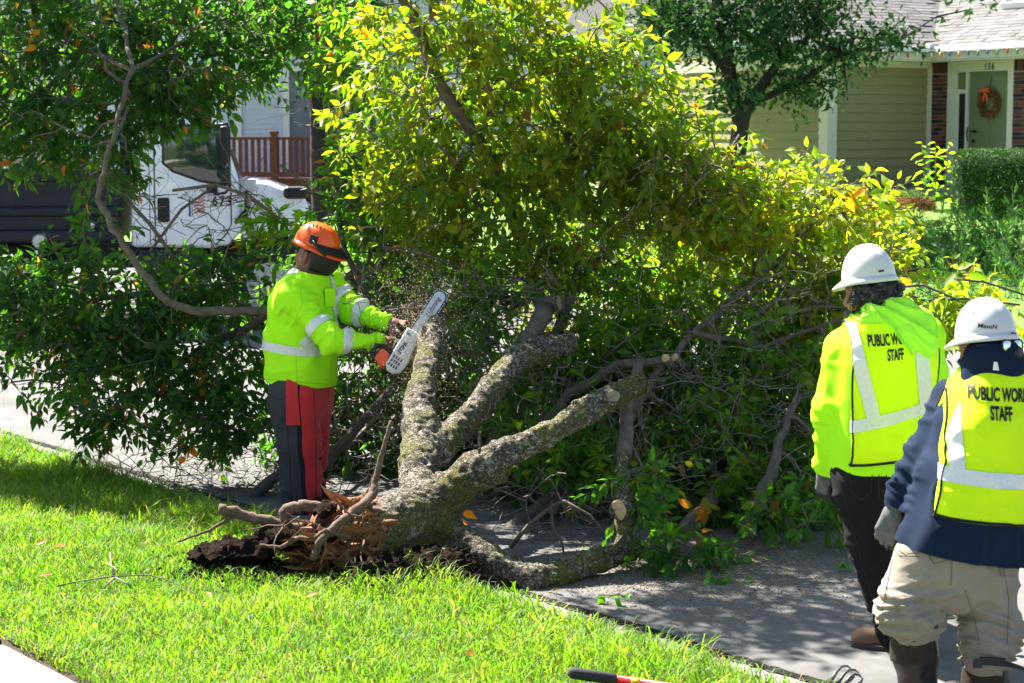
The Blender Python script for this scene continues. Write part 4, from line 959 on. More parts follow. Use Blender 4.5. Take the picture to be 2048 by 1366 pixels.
NP_ = np.array(node_p); PAR = np.array(node_par); cnt = np.zeros(len(NP_)); 
for v_ in twig_end.values(): cnt[v_] += 1
for i in range(len(NP_) - 1, -1, -1):
    if PAR[i] >= 0: cnt[PAR[i]] += cnt[i]
R_ = np.clip(.0021 * np.maximum(cnt, 1) ** .46, .0021, .02); ed = np.where(PAR >= 0)[0]
Vt, Qt = segs_mesh(NP_[PAR[ed]], NP_[ed], np.minimum(R_[PAR[ed]], R_[ed] * 1.35), R_[ed], 4)
obj('branchlets', np_mesh('branchlets', Vt, Qt), M_twig, tree, kind='stuff')
# bare tangle of dead twigs low in the crown
A_, B_, RA_ = [], [], []
def tangle(n, cx, cy, rx, ry, Y, dY, L0=.25):
    for _ in range(n):
        p = P(cx + random.uniform(-rx, rx), cy + random.uniform(-ry, ry), Y + random.uniform(-dY, dY)); d = Vector(unit(1)[0]); d.z *= .5; r = random.uniform(.0016, .0055); L = L0 * random.uniform(.5, 1.6)
        for s_ in range(6):
            d = (d + Vector([random.gauss(0, .28) for _ in range(3)])).normalized(); q = p + d * (L / 4)
            if q.z < .03: q.z = .03
            A_.append(tuple(p)); B_.append(tuple(q)); RA_.append(r * (1 - s_ * .13))
            if random.random() < .45:
                e_ = (d + Vector(unit(1)[0]) * .9).normalized(); A_.append(tuple(q)); B_.append(tuple(q + e_ * L * .25)); RA_.append(r * .5)
            p = q
tangle(150, 420, 930, 160, 60, 12.4, .4); tangle(170, 800, 600, 130, 110, 12.3, .5); tangle(170, 1000, 640, 130, 90, 11.9, .4); tangle(420, 1200, 880, 280, 170, 11.6, .5); tangle(110, 1430, 880, 200, 130, 11.1, .3)
tangle(60, 400, 425, 130, 60, 12.5, .3, .3); tangle(70, 1150, 1040, 120, 50, 10.9, .3); tangle(80, 1560, 720, 180, 160, 11.3, .3); tangle(60, 150, 650, 150, 60, 12.5, .2); tangle(90, 720, 860, 120, 90, 12.2, .3)
tangle(60, 1150, 1030, 150, 70, 11.5, .5, .35); tangle(40, 1450, 450, 250, 120, 11.5, .3); tangle(30, 700, 300, 120, 150, 12.4, .3)
Vt, Qt = segs_mesh(A_, B_, RA_, np.array(RA_) * .85, 4); obj('dead_twigs', np_mesh('dead_twigs', Vt, Qt), M_twig, tree, kind='stuff')
def long_twig(rows, m=M_twig2, parent=tree, name='branch'):
    pts, rs = pl(rows); b = MB(); b.tube([p + Vector([random.gauss(0, .006) for _ in range(3)]) for p in pts], rs, 6); return b.build(name, m, parent, smooth=True)
long_twig([(1020, 1090, 10.4, 5), (1060, 1050, 10.4, 4.5), (1110, 1010, 10.4, 4), (1130, 1005, 10.4, 4), (1180, 1035, 10.35, 3), (1225, 1085, 10.3, 2)]); long_twig([(1105, 1012, 10.4, 3.5), (1105, 1050, 10.35, 3), (1125, 1080, 10.3, 2.5), (1128, 1120, 10.3, 2)])
long_twig([(760, 500, 11.9, 4), (850, 505, 11.9, 4), (930, 540, 11.9, 4), (1050, 560, 11.9, 3)]); long_twig([(1780, 575, 11, 2.5), (1850, 572, 11, 2.5), (1920, 600, 11, 2)])
long_twig([(1915, 557, 11, 2.5), (1970, 565, 11, 2.5), (2050, 590, 11, 2)]); long_twig([(560, 330, 12.6, 3), (610, 370, 12.6, 3), (650, 420, 12.6, 2.5)]); long_twig([(345, 380, 12.3, 3), (430, 372, 12.3, 3.5), (500, 395, 12.3, 3.5), (560, 440, 12.3, 4)])
long_twig([(300, 500, 12.3, 3), (360, 420, 12.3, 3), (430, 370, 12.3, 2.5)]); long_twig([(260, 400, 12.3, 4), (300, 450, 12.3, 4), (360, 530, 12.3, 4.5)])
# leaves
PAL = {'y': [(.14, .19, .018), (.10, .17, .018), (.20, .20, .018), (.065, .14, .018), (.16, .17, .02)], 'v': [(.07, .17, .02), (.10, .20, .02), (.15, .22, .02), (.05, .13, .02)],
       'o': [(.19, .25, .02), (.23, .24, .02), (.15, .22, .02), (.26, .17, .02), (.16, .24, .02), (.17, .24, .02)], 'g': [(.045, .13, .022), (.06, .16, .02), (.035, .10, .02), (.09, .18, .02)], 'd': [(.026, .082, .024), (.034, .095, .022), (.02, .066, .022), (.055, .115, .025)]}  # 'd' puts the shade of the left and inner crown into darker leaf greens
LP, LD, LN, LS, LC = [], [], [], [], []; tA, tB = [], []
for ci in range(len(cl)):
    p = Vector(cl[ci]); j = twig_end[ci]; pj = PAR[j]; d = (p - Vector(NP_[pj])).normalized() if pj >= 0 else Vector(unit(1)[0])
    d = (d + Vector(unit(1)[0]) * .45 + V3(0, 0, .05)).normalized(); L = random.uniform(.14, .30); n = random.randint(7, 13); s1 = d.orthogonal().normalized(); s2 = d.cross(s1); g0 = random.random() * 6; pal = PAL[cpal[ci]]
    tA.append(tuple(p)); tB.append(tuple(p + d * L - V3(0, 0, .03)))
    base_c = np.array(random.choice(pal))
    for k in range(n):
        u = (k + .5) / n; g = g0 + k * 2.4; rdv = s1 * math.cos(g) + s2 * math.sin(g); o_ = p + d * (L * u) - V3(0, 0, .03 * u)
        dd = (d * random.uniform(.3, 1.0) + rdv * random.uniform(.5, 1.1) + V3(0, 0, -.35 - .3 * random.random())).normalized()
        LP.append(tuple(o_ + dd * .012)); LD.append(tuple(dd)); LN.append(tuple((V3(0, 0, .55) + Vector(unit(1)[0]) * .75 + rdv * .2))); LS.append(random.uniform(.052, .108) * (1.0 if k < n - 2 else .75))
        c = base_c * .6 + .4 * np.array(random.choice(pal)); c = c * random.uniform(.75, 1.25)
        q = random.random()
        if q < .005: c = np.array((.34, .10, .02))
        elif q < .012: c = np.array((.34, .27, .03))
        elif q < .03: c = np.array((.20, .085, .045))
        LC.append(c)
for x, y, Y in ((365, 885, 12.1), (375, 895, 12.1), (715, 45, 12.4), (705, 55, 12.4), (405, 740, 12.1), (1400, 1010, 10.6), (1405, 1020, 10.6), (915, 1015, 10.3), (1690, 395, 11.5), (60, 65, 12.8)):
    for k in range(5): LP.append(tuple(P(x + random.gauss(0, 12), y + random.gauss(0, 12), Y))); LD.append(tuple(unit(1)[0] - np.array((0, 0, .5)))); LN.append(tuple(unit(1)[0])); LS.append(.10); LC.append(np.array((.55, .20, .02)))
LP, LD, LN, LS, LC = map(np.array, (LP, LD, LN, LS, LC)); Fr = leaf_frames(LD, LN)
Vt, Qt = segs_mesh(tA, tB, np.full(len(tA), .0024), np.full(len(tA), .0012), 3); obj('twigs', np_mesh('twigs', Vt, Qt), M_twig, tree, kind='stuff')
near = LP @ np.array(FW) - 2.0 * (LS - .09) * 10; near[~visible(LP, -20, -20)] = 99; pick = np.argsort(near)[:900]; pick = rng.choice(pick, 290, False); keepm = np.ones(len(LP), bool); keepm[pick] = False
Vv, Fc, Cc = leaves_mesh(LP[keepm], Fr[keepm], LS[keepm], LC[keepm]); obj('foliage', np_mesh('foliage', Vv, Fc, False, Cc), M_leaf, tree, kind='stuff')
LM = []
for c in ((.05, .14, .022), (.07, .17, .02), (.10, .20, .02), (.17, .23, .02), (.26, .22, .02), (.035, .10, .022)):
    LM.append((np.array(c), np_mesh('leaf', LEAF_V, LEAF_T, False, np.tile(np.array(c), (8, 1)))))
for i in pick:
    k = int(np.argmin([np.abs(c - LC[i]).sum() for c, _ in LM])); ob = obj('leaf', LM[k][1], M_leaf, None); adopt(ob, tree)
    m_ = Matrix([[Fr[i][c_][r_] * LS[i] for c_ in range(3)] for r_ in range(3)]).to_4x4(); m_.translation = Vector(LP[i]); ob.matrix_basis = m_
print('fallen tree: clusters', len(cl), 'leaves', len(LP), 'nodes', len(NP_))

# ================================================================== standing trees behind
M_shade = mat('shade_tree_leaf', (0, 0, 0), .65, attr=True, transl=.22, tcol=(1.6, 1.6, .6), spec=.15)
def standing_tree(label, base, top_r, limbs, blobs, leaf, pal, n_leaf, name='shade_tree', group=None, low=True, trunk_r=.16, mtr=M_twig):
    t = thing(name, label, 'tree', base, group)
    b = MB()
    for pts, rs in limbs:
        P2, R2 = [], []
        for i in range(len(pts) - 1):
            for k in range(4): P2.append(Vector(pts[i]).lerp(Vector(pts[i + 1]), k / 4) + Vector([random.gauss(0, rs[i] * .12) for _ in range(3)])); R2.append(rs[i] + (rs[i + 1] - rs[i]) * k / 4)
        P2.append(Vector(pts[-1])); R2.append(rs[-1]); b.tube(P2, R2, 10)
    b.build('trunk', mtr, t, smooth=True)
    tw = sum(x[-1] for x in blobs); Pn = []
    for c, r, w in blobs:
        k = int(n_leaf * w / tw / 9); u = unit(k) * (rng.random(k) ** (1 / 2.4))[:, None]; cc = np.array(list(c)) + u * np.array(r)
        Pn.append((cc[:, None] + rng.normal(size=(k, 9, 3)) * leaf * np.array([1.6, 1.6, 1.1])).reshape(-1, 3))
        ctr = Vector(limbs[-1][0][-1])
    Pn = np.concatenate(Pn); n = len(Pn); D = unit(n) + np.array([0, 0, -.5]); Nn = unit(n) * .8 + np.array([0, 0, .5])
    C = np.array(pal)[rng.integers(0, len(pal), n)] * rng.uniform(.7, 1.3, n)[:, None]
    Vv, Fc, Cc = leaves_mesh(Pn, leaf_frames(D, Nn), leaf * rng.uniform(.7, 1.3, n), C, low); obj('crown', np_mesh('crown', Vv, Fc, False, Cc), M_leaf if name == 'far_tree' else M_shade, t, kind='stuff')
    A_, B_ = [], []
    ends = [Vector(p) for pts, rs in limbs for p in pts[1:]]
    for i in range(0, n, 45):
        p = Vector(Pn[i]); e_ = min(ends, key=lambda q: (q - p).length); m_ = e_.lerp(p, .5) + Vector((0, 0, .12)); A_ += [tuple(e_), tuple(m_)]; B_ += [tuple(m_), tuple(p)]
    Vv, Qq = segs_mesh(A_, B_, np.full(len(A_), .018), np.full(len(A_), .008), 4); obj('branches', np_mesh('branches', Vv, Qq), mtr, t, kind='stuff')
    return t
DARK = [(.03, .085, .03), (.04, .105, .03), (.022, .065, .025), (.05, .12, .035)]
MIDG = [(.10, .20, .03), (.14, .24, .03), (.08, .16, .03), (.20, .26, .04)]
M_dbark = mat('dark_bark', (.035, .03, .027), .95, (10, .4), (40, .8, .02))
YT = 29.5
def q_(x, y, Y=None): return P(x, y, Y or YT)
b0 = q_(1470, 420); b0.z = .6
standing_tree('dark leaved shade tree standing before the olive garage wall', b0, 0,
    [([b0, q_(1478, 250), q_(1500, 205), q_(1560, 120), q_(1640, 60)], [.15, .13, .10, .06, .03]), ([q_(1478, 250), q_(1462, 150), q_(1440, 40), q_(1420, -120)], [.12, .10, .08, .05]), ([q_(1500, 205), q_(1590, 170), q_(1680, 110), q_(1800, 80)], [.06, .05, .04, .015]), ([q_(1462, 150), q_(1380, 60), q_(1300, -30)], [.07, .05, .02])],
    [(q_(1450, 40), (1.0, 1.0, .8), 10), (q_(1560, 60), (.75, .9, .6), 7), (q_(1330, 40), (.6, .9, .7), 7), (q_(1700, 90), (.55, .6, .25), 3), (q_(1790, 75), (.42, .4, .14), 1.6), (q_(1600, 170), (.5, .6, .25), 3), (q_(1460, 190), (.4, .5, .25), 2.0), (q_(1640, 10), (.7, .8, .4), 4), (q_(1500, -140), (1.8, 1.6, .9), 12), (q_(1950, 0), (.15, .2, .10), .3)], .125, DARK, 9000, mtr=M_dbark)
YT = 31
b1 = q_(640, 470); b1.z = .5
standing_tree('dark green tree standing behind the top of the fallen crown', b1, 0,
    [([b1, q_(640, 200), q_(630, 60), q_(600, -150)], [.16, .14, .11, .06]), ([q_(640, 200), q_(720, 80), q_(760, -40)], [.09, .07, .03]), ([q_(635, 120), q_(540, 60), q_(480, 20)], [.08, .05, .02])],
    [(q_(620, 20), (1.3, 1.2, .75), 10), (q_(520, 60), (.6, .8, .45), 4), (q_(720, 60), (.6, .8, .75), 5), (q_(650, 150), (.35, .6, .3), 2), (q_(640, -150), (2.0, 1.6, .9), 10), (q_(440, -40), (1, 1, .5), 4)], .12, DARK, 8000, mtr=M_dbark)
YT = 25
b2 = q_(-30, 500); b2.z = .35
standing_tree('rough barked tree at the left edge with a limb over the truck bed', b2, 0,
    [([b2, q_(-10, 330), q_(10, 260), q_(90, 210), q_(200, 150), q_(300, 60), q_(380, -60)], [.19, .16, .14, .13, .11, .08, .04]), ([q_(-10, 330), q_(-40, 150), q_(-60, -100)], [.14, .12, .06]), ([q_(200, 150), q_(140, 20), q_(100, -100)], [.08, .06, .03])],
    [(q_(60, 40), (1.2, 1.2, .8), 8), (q_(280, 10), (1.0, 1, .5), 6), (q_(100, -160), (1.8, 1.6, .8), 10), (q_(-80, 150), (.8, .9, .8), 5), (q_(420, -40), (.8, .8, .4), 4)], .11, MIDG + DARK, 7000, mtr=M_dbark)
YT = 62
for i, (x, y, r, lab) in enumerate(((150, 180, 3.6, 'sunlit pale green tree far beyond the truck cab'), (-60, 120, 3.8, 'sunlit far tree at the left picture edge'), (330, 240, 2.6, 'low bright green tree far behind the truck roof'), (760, 60, 4, 'far green tree behind the dark tree tops'), (1350, 20, 4.5, 'far tall green tree behind the grey shingle roof'))):
    b_ = q_(x, 330); b_.z = 1.2; c_ = q_(x, y)
    standing_tree(lab, b_, 0, [([b_, q_(x, 280), c_], [.22, .2, .08])], [(c_, (r, r, r * .85), 5), (c_ + V3(r * .6, 0, r * .6), (r * .7, r, r * .6), 3), (c_ + V3(-r * .6, 0, r * .3), (r * .7, r, r * .6), 3), (c_ + V3(0, 0, -r * .7), (r, r, r * .5), 3)], .22, [(.16, .28, .04), (.22, .33, .05), (.12, .22, .03)], 5200, name='far_tree', mtr=M_dbark)

# ================================================================== garden by the house
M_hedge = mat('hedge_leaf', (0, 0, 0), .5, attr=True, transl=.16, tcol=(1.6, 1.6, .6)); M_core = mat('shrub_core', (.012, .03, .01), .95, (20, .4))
def hedge_thing():
    YH = 31.0; A = P(1898, 300, YH); B = P(2110, 290, YH - 1.6); z1 = 2.3 - (298 - 258) * YH / F; z0 = 2.3 - (430 - 258) * YH / F
    t = thing('hedge', 'clipped boxy green hedge with a sunlit top by the porch', 'hedge', ((A + B) / 2).to_tuple()[:2] + (z0,))
    d = (B - A); d.z = 0; L = d.length; d.normalize(); n = V3(-d.y, d.x, 0); W = 1.0
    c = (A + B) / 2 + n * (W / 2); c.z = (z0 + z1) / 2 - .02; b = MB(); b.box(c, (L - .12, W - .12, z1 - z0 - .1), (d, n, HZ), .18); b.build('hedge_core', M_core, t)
    N = 26000; u = rng.uniform(-.5, .5, (N, 3)); ax = rng.integers(0, 3, N); sgn = np.where(rng.random(N) < .5, -.5, .5)
    pr = rng.random(N); ax = np.where(pr < .45, 1, np.where(pr < .85, 2, 0)); sgn = np.where((ax == 2), .5, np.where(ax == 1, -.5, np.where(rng.random(N) < .7, -.5, .5))); u[np.arange(N), ax] = sgn
    u = np.sign(u) * np.minimum(np.abs(u), .5); dims = np.array([L, W, z1 - z0]); loc = u * dims; rr = .16
    q = np.clip(loc, -dims / 2 + rr, dims / 2 - rr); off = loc - q; ln = np.linalg.norm(off, axis=1, keepdims=True); loc = q + off / np.maximum(ln, 1e-6) * rr
    loc += rng.normal(size=(N, 3)) * .011; loc *= (1 + .02 * (vn(loc * 3) - .5))[:, None]
    W_ = np.array(list(c)) + loc[:, :1] * np.array(list(d)) + loc[:, 1:2] * np.array(list(n)) + loc[:, 2:] * np.array([0, 0, 1.])
    C = np.array([(.028, .085, .012), (.036, .105, .012), (.055, .135, .016)])[rng.integers(0, 3, N)]
    Vv, Fc, Cc = leaves_mesh(W_, leaf_frames(unit(N) + np.array([0, 0, .4]), unit(N)), rng.uniform(.022, .038, N), C, True); obj('hedge_foliage', np_mesh('hedge_foliage', Vv, Fc, False, Cc), M_hedge, t, kind='stuff')
hedge_thing()
M_jun = mat('juniper_needle', (0, 0, 0), .6, attr=True, transl=.3, tcol=(1.5, 1.5, .7))
def juniper_mesh(seed, nsp=75):
    r = np.random.default_rng(seed); Pp, Dd, Ss, Cc = [], [], [], []; A_, B_ = [], []
    for i in range(nsp):
        az = r.uniform(0, 2 * pi); el = r.uniform(.15, 1.15); d = np.array([math.cos(az) * math.cos(el), math.sin(az) * math.cos(el), math.sin(el)]); L = r.uniform(.6, 1.15); base = np.array([r.normal() * .15, r.normal() * .15, .05])
        c = np.array([(.09, .25, .04), (.06, .18, .03), (.15, .32, .045), (.05, .16, .045)][r.integers(0, 4)])
        p = base.copy(); v = d.copy()
        for k in range(9):
            v = v + np.array([0, 0, -.03 if k < 6 else .10]) + r.normal(size=3) * .05; v /= np.linalg.norm(v); q = p + v * L / 9; A_.append(p); B_.append(q); p = q
            if k < 2: continue
            for s_ in range(7):
                dd = v * .9 + r.normal(size=3) * .55; Pp.append(p + r.normal(size=3) * .012); Dd.append(dd); Ss.append(r.uniform(.07, .13)); Cc.append(c * r.uniform(.7, 1.35))
    Pp, Dd, Ss, Cc = map(np.array, (Pp, Dd, Ss, Cc)); Fr = leaf_frames(Dd, r.normal(size=Dd.shape)); Fr[:, 0] *= .45
    V1, F1, C1 = leaves_mesh(Pp, Fr, Ss, Cc, True); V2, Q2 = segs_mesh(A_, B_, np.full(len(A_), .008), np.full(len(A_), .006), 3)
    return np_mesh('juniper_sprays', V1, F1, False, C1), np_mesh('juniper_stems', V2, Q2)
JM = [juniper_mesh(s) for s in (3, 8, 21)]
jl = ['grey green juniper mound left of the clipped hedge', 'feathery juniper below the near corner of the clipped hedge', 'large feathery juniper in the bank under the hedge', 'juniper at the right picture edge below the hedge', 'low juniper in front of the bank beside the right worker', 'dark juniper half hidden behind the left hard hat', 'juniper in the bank above the nearer white hard hat', 'short juniper spray above the yellow leaved branch tips', 'juniper between the brown shrub and the leafy plant', 'juniper low in the bank at the right edge', 'juniper on the lawn edge behind the yellow leaves', 'juniper at the foot of the olive wall', 'low juniper at the street side right of the nearer hard hat', 'low juniper between the two white hard hats', 'low juniper just right of the farther hard hat']
for i, (x, y, Y, s_) in enumerate(((1800, 455, 29.5, .8), (1880, 470, 28.5, 1.0), (1950, 480, 27.5, 1.15), (2040, 470, 27.5, 1.2), (1960, 590, 25.5, .9), (1790, 560, 27, 1.0), (1880, 540, 26.5, 1.1), (1840, 600, 26, .9), (1750, 440, 30.5, .7), (2050, 570, 25.5, 1.1), (1700, 480, 29, .8), (1640, 440, 31, .8), (2040, 650, 24, 1.0), (1930, 640, 24, .95), (1840, 650, 24.5, .9))):
    o_ = P(x, y + (62 if i < 4 else 26), Y); t = thing('juniper_shrub', jl[i], 'shrub', o_ - V3(0, 0, .2), 'junipers in the bank below the hedge'); me = JM[i % 3]
    for nm, mm, k in (('sprays', M_jun, 'stuff'), ('stems', M_twig, 'stuff')):
        ob = obj(nm, me[0] if nm == 'sprays' else me[1], mm, None, kind=k); ob.parent = t; ob.scale = (s_, s_, s_ * .95); ob.rotation_euler = (0, 0, i * 1.7)
# bright big leaved plant and a browning shrub by the wall
pb = P(1868, 415, 32); pt = thing('garden_plant', 'tall garden plant with big bright lime leaves before the brick', 'plant', pb)
st_ = MB(); LPp, LDd, LSs = [], [], []
for x, lean in ((1850, -.1), (1868, .05), (1885, .2)):
    a = P(x, 420, 32); b_ = P(x + lean * 60, 285, 32); st_.tube([a, a.lerp(b_, .5) + V3(.02, 0, 0), b_], [.014, .011, .006], 6)
    for k in range(17):
        u = .15 + .85 * k / 16; g = k * 2.4 + x; LPp.append(tuple(a.lerp(b_, u))); LDd.append((math.cos(g), math.sin(g) * .8, .12 - .5 * random.random())); LSs.append(random.uniform(.16, .27) * (1 if u < .9 else .6))
st_.build('stem', M_twig, pt, smooth=True); C_l = np.array((.22, .36, .03))
for p_, d_, s_ in zip(LPp, LDd, LSs):
    v, fc, cc = leaves_mesh(np.array([p_]), leaf_frames(np.array([d_]), np.array([[0, .3, 1.]])), np.array([s_]), np.array([C_l * random.uniform(.75, 1.2)])); obj('leaf', np_mesh('leaf', v, fc, False, cc), M_leaf, pt)
sb = P(1826, 420, 31); stg = thing('brown_shrub', 'small browning round shrub at the foot of the olive wall', 'shrub', sb - V3(0, 0, .1)); N = 2600
u = unit(N) * (rng.random(N) ** .33)[:, None]; u[:, 2] = np.abs(u[:, 2]); q = np.array(list(sb)) + u * np.array([.36, .3, .3]); C = np.where((u[:, 2] > .6)[:, None], np.array((.10, .17, .06)), np.array((.22, .11, .055))) * rng.uniform(.7, 1.3, N)[:, None]
Vv, Fc, Cc = leaves_mesh(q, leaf_frames(u + unit(N) * .4, unit(N)), rng.uniform(.03, .06, N), C, True); obj('shrub_foliage', np_mesh('shrub_foliage', Vv, Fc, False, Cc), M_jun, stg, kind='stuff')
b = MB(); b.tube([sb - V3(0, 0, .1), sb + V3(.02, 0, .15)], [.02, .01], 6); b.build('stem', M_twig, stg)

# ================================================================== people
M_lime = mat('lime_shirt_cloth', (.42, .94, .012), .8, (5, .06), (260, .25, .003), spec=.2)
M_vest = mat('hi_vis_vest_mesh', (.66, .96, .005), .75, (5, .05), (320, .3, .003), spec=.2)
M_hood = mat('lime_hood_cloth', (.36, .84, .05), .8, (5, .06), (260, .25, .003), spec=.2)
M_refl = mat('reflective_tape', (.66, .68, .68), .35, (90, .10), (400, .25, .002), spec=.6)
M_navy = mat('navy_cloth', (.006, .015, .038), .9, (6, .2), (240, .35, .003), spec=.15)
M_khaki = mat('khaki_cloth', (.255, .225, .178), .9, (5, .12), (260, .45, .003), wear=(6, (.165, .14, .105), .55, .8))
M_denim = mat('black_denim', (.009, .009, .011), .9, (8, .3), (300, .4, .003), spec=.2)
M_grey = mat('grey_trouser_cloth', (.045, .046, .05), .88, (7, .2), (260, .3, .003), spec=.2)
M_redc = mat('red_trouser_panel', (.56, .028, .03), .85, (9, .14), (240, .3, .003), sheen=.2, wear=(11, (.16, .02, .02), .62, .8))
M_pipe = mat('black_binding', (.010, .010, .011), .8)
M_skin = mat('brown_skin', (.22, .105, .07), .5, (12, .12), (180, .15, .002), spec=.35)
M_skin2 = mat('tan_skin', (.27, .135, .085), .5, (12, .12), (180, .15, .002), spec=.35)
M_hair = mat('black_hair', (.008, .007, .007), .45, spec=.5)
M_orange = mat('orange_helmet_shell', (.80, .10, .012), .32, (6, .05), coat=.25); M_hwhite = mat('white_helmet_shell', (.55, .56, .56), .28, (5, .04), coat=.3, wear=(14, (.40, .39, .36), .62, .80))
M_vis = mat('mesh_visor', (.010, .012, .012), .5, (300, .3), (500, .6, .002)); M_rubber = mat('black_boot_rubber', (.014, .014, .016), .35, (9, .3), (60, .2, .003)); M_leather = mat('brown_boot_leather', (.12, .06, .03), .7, (14, .3), (70, .4, .004), wear=(9, (.05, .03, .02), .55, .75))
M_mud = mat('brown_shin_guard', (.026, .015, .011), .75, (12, .35), (60, .4, .005)); M_glove = mat('grey_glove_knit', (.11, .113, .118), .9, (40, .2), (300, .5, .003)); M_palm = mat('dark_glove_palm', (.03, .03, .033), .8, (30, .2))
M_print = mat('black_print', (.012, .012, .012), .6); M_metal = mat('bright_metal', (.55, .56, .57), .3, metal=.8); M_boots = mat('work_shoe_suede', (.15, .095, .06), .9, (16, .3), (80, .5, .004)); M_sole = mat('shoe_sole', (.045, .035, .03), .85)

def hand_sdf(f, wrist, d, pn, side, size=1.0, curl=(.5, .6, .4), spread=.12, thumb=.5):
    """d: wrist to knuckles, pn: out of the back of the hand, side: +1 thumb on pn x d side"""
    d = Vector(d).normalized(); pn = Vector(pn); pn = (pn - d * pn.dot(d)).normalized(); lat = d.cross(pn) * side; w = Vector(wrist); s = size
    k = .012
    f.cap(w - d * .02 * s, w + d * .03 * s, .027 * s, .030 * s, k=.02)
    for o in (-.028, -.010, .010, .028): f.cap(w + d * .02 * s + lat * o * .7 * s, w + d * .085 * s + lat * o * s, .016 * s, .0145 * s, k=.015)
    for i, (o, L) in enumerate(((.030, .072), (.010, .080), (-.010, .075), (-.029, .060))):
        p = w + d * .088 * s + lat * o * s; v = (d + lat * (o * spread * 12)).normalized(); r = .0098 * s
        for j, fr in enumerate((.45, .32, .25)):
            a = curl[j] * (1 + .08 * (i - 1)); axis = lat; v = (Matrix.Rotation(-a if side > 0 else a, 3, axis) @ v) if True else v
            q = p + v * (L * fr * s); f.cap(p, q, r, r * .9, k=k if j == 0 else .004); p = q; r *= .92
    p = w + d * .025 * s + lat * .028 * s; v = (lat * .8 + d * .6 - pn * .35 * thumb).normalized()
    for j, L in enumerate((.045, .034, .028)):
        q = p + v * L * s; f.cap(p, q, (.0145 - .0015 * j) * s, (.013 - .0015 * j) * s, k=.012 if j == 0 else .004); p = q; v = (v * .75 + d * .5 - pn * .45 * thumb).normalized()
    return f
def head_sdf(c, fw, up, s=1.0):
    """c: centre of the skull"""
    fw = Vector(fw).normalized(); up = Vector(up); up = (up - fw * up.dot(fw)).normalized(); ri = fw.cross(up); ax = (ri, fw, up); c = Vector(c); f = Sdf(.03)
    L = lambda x, y, z: c + ri * (x * s) + fw * (y * s) + up * (z * s)
    f.ell(L(0, -.01, .03), (.076 * s, .098 * s, .09 * s), ax); f.ell(L(0, .035, -.045), (.062 * s, .06 * s, .075 * s), ax); f.ell(L(0, .06, -.095), (.034 * s, .03 * s, .025 * s), ax)
    f.cap(L(0, .088, .0), L(0, .108, -.04), .010 * s, .015 * s, k=.015); f.cap(L(-.013, .098, -.045), L(.013, .098, -.045), .010 * s, k=.012)
    f.cap(L(-.02, .084, -.076), L(.02, .084, -.076), .009 * s, k=.01); f.cap(L(-.045, .07, .018), L(.045, .07, .018), .014 * s, k=.02)
    for sx in (-1, 1):
        f.cap(L(.052 * sx, .06, -.03), L(.045 * sx, .06, -.035), .02 * s, k=.03)
        f.ell(L(.082 * sx, -.014, -.022), (.012 * s, .021 * s, .034 * s), (ri, fw, up), k=.010); f.chain([L(.088 * sx, -.002, .004), L(.094 * sx, -.026, .004), L(.095 * sx, -.032, -.02), L(.089 * sx, -.016, -.046)], [.005 * s] * 4, k=.005)
    return f, L, ax
def sdf_obj(name, f, h, m, parent, sm=1, **k):
    lo, hi = f.bounds(.015); V, Q = snets(f, lo, hi, h); V = relax(V, Q, sm); return obj(name, np_mesh(name, V, Q), m, parent, **k)
def body_mesh(parts, m, parent):
    """one body mesh from regions meshed at their own fineness"""
    Vs, Qs, n = [], [], 0
    for f, h in parts:
        lo, hi = f.bounds(.015); V, Q = snets(f, lo, hi, h); V = relax(V, Q, 1); Vs.append(V); Qs.append(Q + n); n += len(V)
    return obj('body', np_mesh('body', np.concatenate(Vs), np.concatenate(Qs)), m, parent)
def helmet(c, fw, up, m, parent, rx=.113, ry=.138, rz=.15, brim=.05, ridge=.006, name='hard_hat', flare=.010, tip=.02):
    fw = Vector(fw).normalized(); up = Vector(up); up = (up - fw * up.dot(fw)).normalized(); ri = fw.cross(up); c = Vector(c); v = []; f = []; n = 64; R = []
    for j in range(17):                       # dome rings, base to crown
        ph = pi / 2 * j / 17; R.append((math.cos(ph) ** .82, math.sin(ph)))
    rings = []
    def pt(x, y, z): return c + ri * x + fw * y + up * z
    def brimpt(g, e, dz):
        fr = max(0, math.cos(g)) ** 1.5; ex = flare + brim * fr
        return (rx + ex * e) * math.sin(g), (ry + ex * e) * math.cos(g), dz - tip * fr * e
    for e, dz in ((.2, -.024), (1.0, -.022), (1.0, -.013), (.45, -.004), (.08, .0)):
        rings.append([pt(*brimpt(2 * pi * k / n, e, dz)) for k in range(n)])
    for r, z in R:
        ring = []
        for k in range(n):
            g = 2 * pi * k / n; x = rx * r * math.sin(g); y = ry * r * math.cos(g); zz = rz * z
            rd = math.exp(-(x / .016) ** 2) * ridge * min(1, max(0, (z - .45) / .3)) + .5 * ridge * (math.exp(-((abs(x) - .048) / .010) ** 2)) * min(1, max(0, (z - .35) / .3)) * (1 if abs(y) < ry * .8 else 0)
            ring.append(pt(x, y, zz + rd))
        rings.append(ring)
    for r_ in rings: v += r_
    v.append(pt(0, 0, rz + ridge)); nr = len(rings)
    for i in range(nr - 1):
        for k in range(n): f.append((i * n + k, i * n + (k + 1) % n, (i + 1) * n + (k + 1) % n, (i + 1) * n + k))
    for k in range(n): f.append(((nr - 1) * n + k, (nr - 1) * n + (k + 1) % n, len(v) - 1))
    me = np_mesh(name, v, [tuple(reversed(q)) for q in f])
    bm = bmesh.new(); bm.from_mesh(me); bmesh.ops.recalc_face_normals(bm, faces=bm.faces[:]); bm.to_mesh(me); bm.free()
    o = obj(name, me, m, parent); so = o.modifiers.new('shell', 'SOLIDIFY'); so.thickness = .003; so.offset = -1
    return o, pt, (ri, fw, up)
